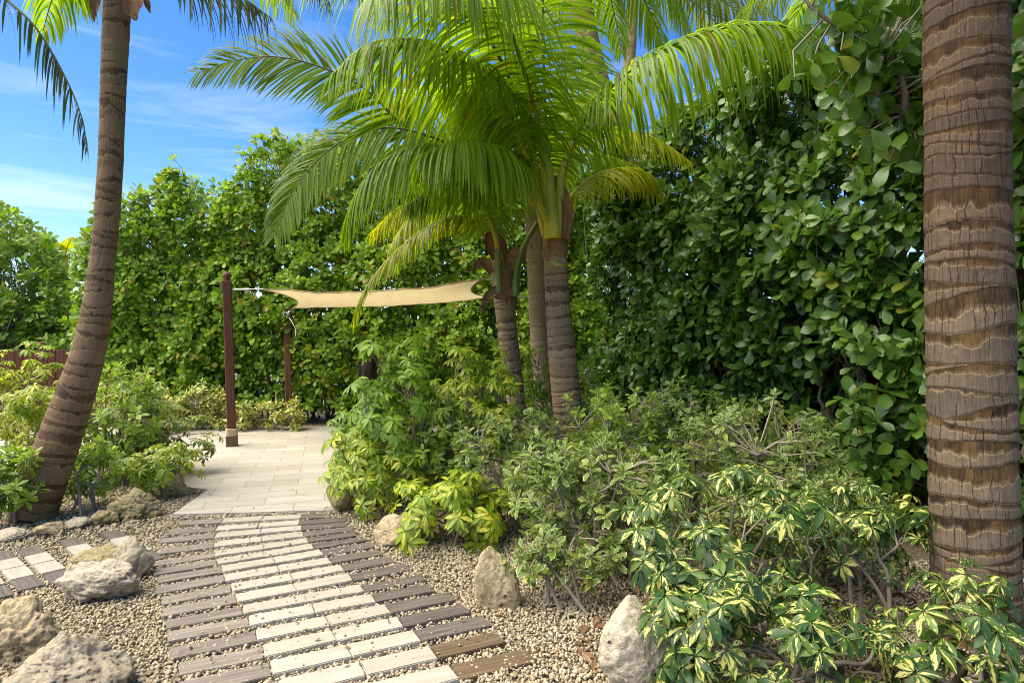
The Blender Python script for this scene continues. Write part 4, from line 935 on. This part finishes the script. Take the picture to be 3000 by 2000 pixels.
# ------------------------------------------------------------------ fence, posts, sail, camera, carving
def box(mb, c, s, m=0, ax=None):
    c = np.asarray(c, float); s = np.asarray(s, float) / 2
    ax = np.eye(3) if ax is None else ax
    k = np.array([[-1, -1, -1], [1, -1, -1], [1, 1, -1], [-1, 1, -1], [-1, -1, 1], [1, -1, 1], [1, 1, 1], [-1, 1, 1]]) * s
    mb.add(c + k @ ax, [[0, 3, 2, 1], [4, 5, 6, 7], [0, 1, 5, 4], [1, 2, 6, 5], [2, 3, 7, 6], [3, 0, 4, 7]], None, m)
def bevel(o, w_=.004):
    md = o.modifiers.new('bevel', 'BEVEL'); md.width = w_; md.segments = 2; md.limit_method = 'ANGLE'; return o
def lathe(mb, c, prof, ns=24, m=0):
    z = np.array([p[1] for p in prof]); r = np.array([p[0] for p in prof]); th = np.linspace(0, 2 * np.pi, ns, endpoint=False)
    V = np.stack([r[:, None] * np.cos(th), r[:, None] * np.sin(th), np.broadcast_to(z[:, None], (len(z), ns))], -1) + np.asarray(c, float)
    i = np.arange(len(z) - 1)[:, None]; j = np.arange(ns)[None]; a = i * ns + j; b = i * ns + (j + 1) % ns
    mb.add(V, np.stack([a, b, b + ns, a + ns], -1), None, m)
BALL = [(.001, 0), (.045, 0), (.05, .012), (.042, .02), (.05, .03), (.062, .055), (.064, .075), (.055, .10), (.035, .118), (.001, .124)]

def fence(label, p0, p1, h, name='board_fence', posts=(0, .5, 1)):
    p0 = np.array([*p0, 0.]); p1 = np.array([*p1, 0.]); u = nrm(p1 - p0); Ln = np.linalg.norm(p1 - p0); ax = np.array([u, np.cross(UP, u), UP]); r = np.random.default_rng(int(h * 1000) + int(Ln * 10))
    root = thing(name, (p0 + p1) / 2, label, 'fence'); mb = MB(); n = int(Ln / .135)
    for k in range(n):
        hh = h + r.normal(0, .004); box(mb, p0 + u * (k + .5) * Ln / n + np.cross(UP, u) * r.normal(0, .004) + UP * hh / 2, (Ln / n - .006, .02, hh), 0, ax)
    bevel(mb.build('board_panel', M['fence'], root, False), .003)
    rb = MB()
    for z in (.3, h - .25): box(rb, (p0 + p1) / 2 + np.cross(UP, u) * .035 + UP * z, (Ln, .04, .08), 0, ax)
    rb.build('rail', M['fence'], root, False)
    for t in posts:
        pb = MB(); c = p0 + u * Ln * t + np.cross(UP, u) * .10; box(pb, c + UP * (h + .03) / 2, (.1, .1, h + .03), 0, ax); po = bevel(pb.build('fence_post', M['fence'], root, False))
        fb = MB(); lathe(fb, c + UP * (h + .03), BALL); fo_ = fb.build('finial', M['fence'], root); fo_.parent = po
    return root
fence('reddish brown board fence behind the left shrubs', P(-260, 1000, 11.3)[:2], P(330, 1000, 11.9)[:2], 1.34, posts=(.02, .62))
fence('dark board fence hidden behind the right hedge', np.array(a_) - fa * 1.25, np.array(b_) - fa * 1.25, 1.9, posts=(0, .33, .66, 1))

def wood_post(label, foot, lean, h, wd, band):
    root = thing('wooden_post', foot, label, 'post', 'stained posts holding the sail'); foot = np.asarray(foot, float)
    top = foot + np.array([lean, 0, h]); T = nrm(top - foot); ax = np.array([[1, 0, -T[0]], [0, 1, 0], T]); ax[0] = nrm(ax[0])
    f = .4; c_, s_ = math.cos(f), math.sin(f); rot = np.array([[c_, s_, 0], [-s_, c_, 0], [0, 0, 1]]); ax = rot @ ax
    mb = MB(); box(mb, foot + T * (.21 + (h - .21) / 2), (wd, wd, h - .21), 0, ax); bevel(mb.build('shaft', M['post'], root, False), .012)
    mb = MB(); box(mb, foot + T * .07, (wd * 1.32, wd * 1.32, .15), 0, ax); bevel(mb.build('base_block', M['board_brown'], root, False), .006)
    if band:
        mb = MB()
        for k in range(7): 
            th = np.linspace(0, 2 * np.pi, 25); z = .155 + k * .0145
            rr = wd * .60 / np.maximum(np.abs(np.cos(th - f)), np.abs(np.sin(th - f))) ** .8
            tube(mb, np.stack([foot[0] + T[0] * z + rr * np.cos(th), foot[1] + rr * np.sin(th), np.full(25, z) + foot[2]], -1), .0085, 6)
        mb.build('rope_band', M['rope'], root)
    mb = MB(); lathe(mb, foot + T * h, [(r * 1.0, z) for r, z in BALL]); mb.build('finial', M['post'], root)
    return root, top
gp = G(680, 1310); gp[2] = .022
post1, top1 = wood_post('nearer brown sail post with a rope band at its foot', gp, -.075, 2.34, .118, True)
gp2 = G(846, 1247.3); gp2[2] = 0
post2, top2 = wood_post('farther brown sail post half hidden in the hedge', gp2, -.03, 2.12, .105, False)

Ac, Bc, Cc, Dc = P(772, 846, 8.75), P(858, 903, 10.62), P(1418, 817, 8.5), P(1436, 872, 10.1)
def sail():
    nu, nv = 60, 24; u = np.linspace(0, 1, nu); v = np.linspace(0, 1, nv); U_, V_ = np.meshgrid(u, v, indexing='ij')
    b = ((1 - U_) * (1 - V_))[..., None] * Ac + ((1 - U_) * V_)[..., None] * Bc + (U_ * (1 - V_))[..., None] * Cc + (U_ * V_)[..., None] * Dc
    # hollow-cut edges and a soft sag
    e0 = nrm(Bc - Ac); e1 = nrm(Cc - Ac)
    b += (4 * U_ * (1 - U_) * (1 - 2 * V_) * .10)[..., None] * e0 + (4 * V_ * (1 - V_) * (1 - 2 * U_) * .24)[..., None] * e1
    b[..., 2] -= 4 * U_ * (1 - U_) * (.095 * (1 - V_) + .05 * V_) 
    rr = np.random.default_rng(3); b[..., 2] += (vnoise(U_ * 8, V_ * 3, 9, rr) - .5) * .03 + np.sin(U_ * 70 + V_ * 6) * .003
    root = thing('shade_sail', Ac, 'cream shade sail stretched between brown posts and the palms', 'shade sail')
    i = np.arange(nu - 1)[:, None]; j = np.arange(nv - 1)[None]; a = i * nv + j; q = np.stack([a, a + nv, a + nv + 1, a + 1], -1).reshape(-1, 4)
    mb = MB(); n0 = nu * nv; top = b.reshape(-1, 3) + UP * .003; bot = b.reshape(-1, 3) - UP * .003
    mb.add(top, q); mb.add(bot, q[:, ::-1]); mb.build('cloth', M['sail'], root)
    mb = MB(); ed = [b[:, 0], b[:, -1], b[0, :], b[-1, :]]
    for e in ed: tube(mb, e, .011, 6)
    mb.build('hem', M['sail_edge'], root)
    mb = MB(); t1 = top1 - UP * .13 + np.array([.06, 0, 0])
    tube(mb, [t1, t1 * .45 + Ac * .55], .010, 6); tube(mb, [t1 * .45 + Ac * .55, Ac], .006, 6); tube(mb, [t1 * .8 + Ac * .2, t1 * .45 + Ac * .55], .016, 8, cap=True); mb.build('turnbuckle', M['steel'], root)
    mb = MB(); tube(mb, [top2 - UP * .05, Bc], .006, 6); mb.build('cable', M['steel'], root)
    mb = MB(); tube(mb, [Cc, P(1476, 812, 7.12)], .005, 6); mb.build('cable', M['steel'], root)
    mb = MB(); tube(mb, [Dc, P(1570, 868, 8.1)], .005, 6); mb.build('cable', M['steel'], root)
sail()

def security_camera():
    c = P(842, 919, 10.6); root = thing('security_camera', c, 'small white security camera on the farther sail post', 'camera')
    mb = MB(); tube(mb, [c + np.array([0, .02, 0]), c + np.array([0, -.09, -.012])], [.032, .036], 20, cap=True); mb.build('housing', M['camwhite'], root)
    mb = MB(); tube(mb, [c + np.array([0, -.085, -.012]), c + np.array([0, -.095, -.013])], .027, 20, cap=True); mb.build('lens', M['black'], root)
    mb = MB(); tube(mb, [c + np.array([0, .02, 0]), c + np.array([.0, .09, .05])], .012, 8); mb.build('bracket', M['camwhite'], root)
    mb = MB(); tube(mb, spline(pp([(847, 930, 10.44), (858, 948, 10.4), (866, 965, 10.4), (866, 985, 10.4)]), 16), .006, 6); mb.build('cable', M['camwhite'], root)
security_camera()

def carving():
    d = 8.3; f = P(1085, 1330, d); f[2] = .022; root = thing('wooden_carving', f, 'dark carved wooden figure on a slim stand behind the shrubs', 'sculpture')
    r = np.random.default_rng(9)
    mb = MB(); c = spline(pp([(1076, 1325, d), (1074, 1260, d), (1070, 1200, d), (1072, 1160, d), (1080, 1110, d), (1084, 1060, d), (1080, 1030, d)]), 30)
    tube(mb, c, np.interp(np.linspace(0, 1, 30), [0, .08, .3, .42, .55, .75, .9, 1], [.10, .05, .05, .10, .075, .11, .10, .04]), 16, cap=True); mb.build('carved_trunk', M['carving'], root)
    mb = MB(); box(mb, P(1060, 1092, d - .03), (.085, .05, .33)); bevel(mb.build('side_panel', M['carving'], root, False), .008)
carving()

# ------------------------------------------------------------------ shrubs
def shrub(label, base, cen, radii, kind, mat, ntip, seed, stems=8, leaf=None, tw='twig', name='shrub', cat='shrub', shell=.5, up=.8, grp=None):
    """base: ground xy; cen: centre of the leafy mass; radii of the mass"""
    r = np.random.default_rng(seed); base = np.array([base[0], base[1], 0.]); cen = np.array(cen, float); radii = np.array(radii, float)
    root = thing(name, base, label, cat, grp)
    v = nrm(r.normal(size=(ntip * 2, 3))); rad_ = np.where(r.random(ntip * 2) < shell, r.uniform(.75, 1.08, ntip * 2), r.random(ntip * 2) ** .5)
    lump = 1 + .28 * np.array([mnoise.noise(Vector(q * 1.9) + Vector((seed, 0, 0))) for q in v])
    tips = cen + v * (rad_ * lump)[:, None] * radii; tips = tips[tips[:, 2] > .10][:ntip]; n = len(tips)
    outw = nrm((tips - cen) / radii)
    ax = nrm(outw * .55 + UP * up + r.normal(0, .28, (n, 3)))
    f = MB(); b = MB()
    if kind == 'whorl':                              # pittosporum: whorls of small spoon leaves
        l0, l1 = leaf or (.06, .085)
        rosettes(f, tips, ax, r, (8, 12), (l0, l1), .42, (25, 100), .05, 'obovate', .25, .15, .22, seg=4)
        lo = np.repeat(np.arange(n), 4); pl = tips[lo] - ax[lo] * r.uniform(.04, .13, (len(lo), 1)); dl = nrm(r.normal(0, 1, (len(lo), 3)) + UP * .2); ll = r.uniform(l0, l1, len(lo)) * .85
        leaves(f, pl, dl, nrm(UP + r.normal(0, .4, (len(lo), 3))), ll, ll * .42, r, 'obovate', 4, .25, .15, .2)
    elif kind == 'umbrella':                         # schefflera: leaflets radiating from a stalk
        l0, l1 = leaf or (.08, .12)
        kk = r.integers(3, 6, n); idx = np.repeat(np.arange(n), kk); N = len(idx)
        pd = nrm(ax[idx] * .55 + outw[idx] * .25 + r.normal(0, .55, (N, 3)) + UP * .15); pl = r.uniform(.06, .17, N)
        hub = tips[idx] + pd * pl[:, None]; bpet = MB(); twigs(b, tips[idx] - ax[idx] * .02, hub, .0028, .0022, r, 3, 0.02, 1)
        ha = nrm(pd * .5 + UP * .55 + outw[idx] * .35 - np.array([0, .25, 0])); A_, B_ = perp_frame(ha)
        m_ = 8; h2 = np.repeat(np.arange(N), m_); ph = np.tile(np.arange(m_) * 2 * np.pi / m_, N) + np.repeat(r.uniform(0, 6.28, N), m_) + r.normal(0, .13, N * m_)
        keep = r.random(N * m_) > .08
        rd = np.cos(ph)[:, None] * A_[h2] + np.sin(ph)[:, None] * B_[h2]; el = r.normal(-.05, .16, N * m_)
        d_ = rd * np.cos(el)[:, None] + ha[h2] * np.sin(el)[:, None]; sz = np.repeat(r.uniform(l0, l1, N), m_) * r.uniform(.8, 1.1, N * m_)
        leaves(f, (hub[h2] + rd * .008)[keep], d_[keep], ha[h2][keep], sz[keep], sz[keep] * .38, r, 'ellipse', 5, r.normal(.25, .2, keep.sum()), .55, .25)
    mains = []
    for k in range(stems):
        a = base + np.array([r.normal(0, .10), r.normal(0, .10), 0]); e = cen + nrm(r.normal(size=3) * np.array([1, 1, .5]) + UP * .3) * radii * r.uniform(.35, .8)
        e[2] = max(e[2], .2); c = spline([a, a * .6 + e * .4 + UP * .06 + r.normal(0, .03, 3), a * .25 + e * .75 + r.normal(0, .03, 3), e], 12); mains.append(c)
        tube(b, c, np.linspace(.013, .006, 12), 5)
    mp_ = np.concatenate(mains); ni = np.argmin(np.linalg.norm(tips[:, None] - mp_[None], axis=2) + (mp_[None, :, 2] > tips[:, None, 2] + .02) * .3, 1)
    twigs(b, mp_[ni], tips, .006, .0035, r, 4, -.05)
    f.build('foliage', M[mat], root); b.build('stems', [M[tw], M['petiole']], root)
    return root
def S(px, py, d): return P(px, py, d)
def gx(px, d): return ((px - CX) / FPX * d, d)
# near right, variegated schefflera
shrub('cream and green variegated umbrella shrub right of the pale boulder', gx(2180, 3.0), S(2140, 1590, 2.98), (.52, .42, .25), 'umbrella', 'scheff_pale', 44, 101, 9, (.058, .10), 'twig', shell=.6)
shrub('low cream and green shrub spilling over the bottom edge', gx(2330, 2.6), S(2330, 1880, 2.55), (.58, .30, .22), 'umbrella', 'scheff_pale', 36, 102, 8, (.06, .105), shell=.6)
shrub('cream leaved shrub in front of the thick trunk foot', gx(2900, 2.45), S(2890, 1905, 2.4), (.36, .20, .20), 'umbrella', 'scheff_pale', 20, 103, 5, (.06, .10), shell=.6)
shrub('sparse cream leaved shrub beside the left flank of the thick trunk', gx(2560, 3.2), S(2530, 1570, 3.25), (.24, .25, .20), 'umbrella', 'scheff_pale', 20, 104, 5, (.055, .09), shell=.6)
# pittosporum
shrub('wide grey green shrub with white edged leaves above the upright rock', gx(1780, 3.9), S(1760, 1440, 3.95), (.62, .48, .38), 'whorl', 'pitto', 165, 105, 14, (.065, .09), shell=.55)
shrub('low branches of white edged leaves over the upright rock', gx(1640, 3.55), S(1640, 1620, 3.5), (.36, .26, .14), 'whorl', 'pitto', 34, 106, 7, (.06, .085))
shrub('grey green white edged shrub against the dark hedge foot', gx(2230, 4.2), S(2210, 1330, 4.3), (.60, .48, .38), 'whorl', 'pitto', 160, 107, 10, (.055, .08))
shrub('tallest white edged shrub in front of the yellow based palm', gx(1760, 5.0), S(1790, 1290, 5.0), (.45, .40, .45), 'whorl', 'pitto_bright', 120, 108, 9, (.06, .085))
shrub('low white edged shrub between the path and the palm feet', gx(1500, 4.9), S(1530, 1340, 5.0), (.58, .45, .38), 'whorl', 'pitto', 150, 109, 9, (.06, .085))
shrub('fresh green bushy shrub behind the slender sapling', gx(1080, 6.2), S(1090, 1300, 6.2), (.42, .40, .50), 'umbrella', 'scheff_green', 60, 126, 8, (.07, .10), 'twig_dark')
shrub('dense green shrub between the sapling and the thin palm', gx(1260, 5.6), S(1270, 1290, 5.6), (.46, .40, .42), 'whorl', 'pitto_bright', 120, 127, 9, (.06, .09))
shrub('white edged shrub deep in the bank below the right hedge', gx(2020, 5.2), S(2010, 1270, 5.3), (.62, .45, .42), 'whorl', 'pitto', 150, 124, 10, (.06, .085))
shrub('leafy shrub behind the low white edged shrub near the palm feet', gx(1600, 6.0), S(1600, 1290, 6.0), (.55, .40, .36), 'whorl', 'pitto_bright', 110, 125, 9, (.055, .08))
shrub('white edged shrub filling the shade behind the cream leaved shrubs', gx(2300, 3.75), S(2300, 1490, 3.75), (.50, .35, .24), 'whorl', 'pitto', 105, 128, 9, (.055, .08))
shrub('white edged shrub low beside the thick trunk', gx(2480, 3.8), S(2470, 1480, 3.8), (.30, .30, .22), 'whorl', 'pitto', 46, 110, 6, (.055, .075))
# centre, yellow green scheffleras
shrub('yellow green umbrella shrub leaning over the patio edge', gx(1120, 5.7), S(1120, 1400, 5.6), (.44, .45, .46), 'umbrella', 'scheff_lime', 75, 111, 10, (.075, .105))
shrub('tall yellow leaved shrub in front of the thin palm foot', gx(1370, 5.9), S(1380, 1230, 5.9), (.40, .40, .55), 'umbrella', 'scheff_lime', 85, 112, 10, (.075, .105))
shrub('bright yellow umbrella shrub above the tan sloping boulder', gx(1330, 4.65), S(1320, 1500, 4.6), (.36, .30, .20), 'umbrella', 'scheff_lime', 32, 113, 7, (.085, .12))
shrub('slender dark stemmed green sapling before the carving', gx(1185, 5.4), S(1160, 1180, 5.4), (.30, .30, .50), 'umbrella', 'scheff_green', 34, 114, 3, (.085, .12), 'twig_dark', name='sapling', cat='sapling')
shrub('green shrub with small leaves behind the yellow umbrella shrubs', gx(1230, 6.3), S(1230, 1330, 6.3), (.50, .40, .42), 'whorl', 'pitto', 90, 115, 8, (.055, .08))
shrub('small bright bush at the foot of the smooth grey palm', gx(1570, 7.2), S(1565, 1140, 7.3), (.20, .20, .50), 'whorl', 'clusia_bright', 60, 116, 6, (.05, .07))
shrub('sparse upright bush between the yellow based palm and right hedge', gx(1740, 6.6), S(1740, 1180, 6.7), (.25, .25, .48), 'whorl', 'clusia_bright', 55, 117, 6, (.05, .07))
# left bed
shrub('yellow edged shrub in front of the brown fence', gx(70, 6.6), S(60, 1215, 6.7), (.60, .45, .62), 'umbrella', 'scheff_lime', 95, 118, 9, (.07, .10))
shrub('upright green stems of pale edged leaves right of the leaning palm', gx(330, 6.4), S(330, 1235, 6.4), (.55, .45, .62), 'whorl', 'pitto_bright', 130, 119, 12, (.075, .11))
shrub('mixed yellow and green shrub between leaning palm and patio', gx(430, 6.7), S(430, 1290, 6.8), (.50, .45, .48), 'umbrella', 'scheff', 85, 120, 9, (.07, .10))
shrub('low yellow leaves spilling onto the patio corner', gx(470, 6.0), S(480, 1375, 6.0), (.24, .22, .18), 'umbrella', 'scheff_lime', 26, 121, 5, (.07, .095))
shrub('white edged shrub left of the leaning palm foot', gx(30, 5.0), S(20, 1400, 4.95), (.30, .25, .26), 'whorl', 'pitto_bright', 50, 122, 6, (.08, .105))
shrub('thin stems of leaves between the palm foot and mossy boulder', gx(240, 5.5), S(250, 1370, 5.5), (.36, .25, .28), 'whorl', 'pitto_bright', 48, 123, 6, (.07, .10))
# border in front of the back hedge
for k, (x, y_, d, rx, rz, nt_) in enumerate([(480, 1215, 10.3, .55, .42, 70), (600, 1205, 10.35, .5, .48, 70), (725, 1225, 10.35, .45, .32, 55), (835, 1228, 10.3, .38, .34, 45), (380, 1200, 9.6, .6, .5, 75)]):
    shrub(['yellow variegated border bush left of the near sail post', 'taller yellow border bush just behind the near sail post', 'low yellow border bush between the two sail posts', 'small yellow border bush in front of the farther sail post', 'yellow border bush behind the left bed shrubs'][k],
          gx(x, d), S(x, y_, d), (rx, .3, rz), 'whorl', 'border', nt_, 130 + k, 6, (.07, .11), grp='yellow border bushes')

# fallen leaves on the gravel under the right-hand shrubs
r_ = np.random.default_rng(60); n_ = 420; xx = r_.uniform(.3, 2.6, n_); yy = r_.uniform(2.5, 4.6, n_)
mb = MB(); leaves(mb, np.stack([xx, yy, r_.uniform(.012, .03, n_)], -1), nrm(np.stack([r_.normal(size=n_), r_.normal(size=n_), r_.normal(0, .12, n_)], -1)), nrm(np.array([0, 0, 1.0]) + r_.normal(0, .25, (n_, 3))), r_.uniform(.05, .11, n_), r_.uniform(.02, .045, n_), r_, 'ellipse', 4, r_.normal(0, .6, n_), 0.0, .3)
n_ = 130; xx = r_.uniform(-3.4, .2, n_); yy = r_.uniform(2.6, 6.2, n_); xx *= yy / 5
leaves(mb, np.stack([xx, yy, r_.uniform(.026, .034, n_)], -1), nrm(np.stack([r_.normal(size=n_), r_.normal(size=n_), r_.normal(0, .08, n_)], -1)), nrm(np.array([0, 0, 1.0]) + r_.normal(0, .2, (n_, 3))), r_.uniform(.02, .05, n_), r_.uniform(.008, .018, n_), r_, 'ellipse', 4, r_.normal(0, .8, n_), 0.0, .3)
tag(mb.build('leaf_litter', M['litter']), 'dry brown fallen leaves on the gravel under the shrubs and beside the path', 'leaves', kind='stuff')
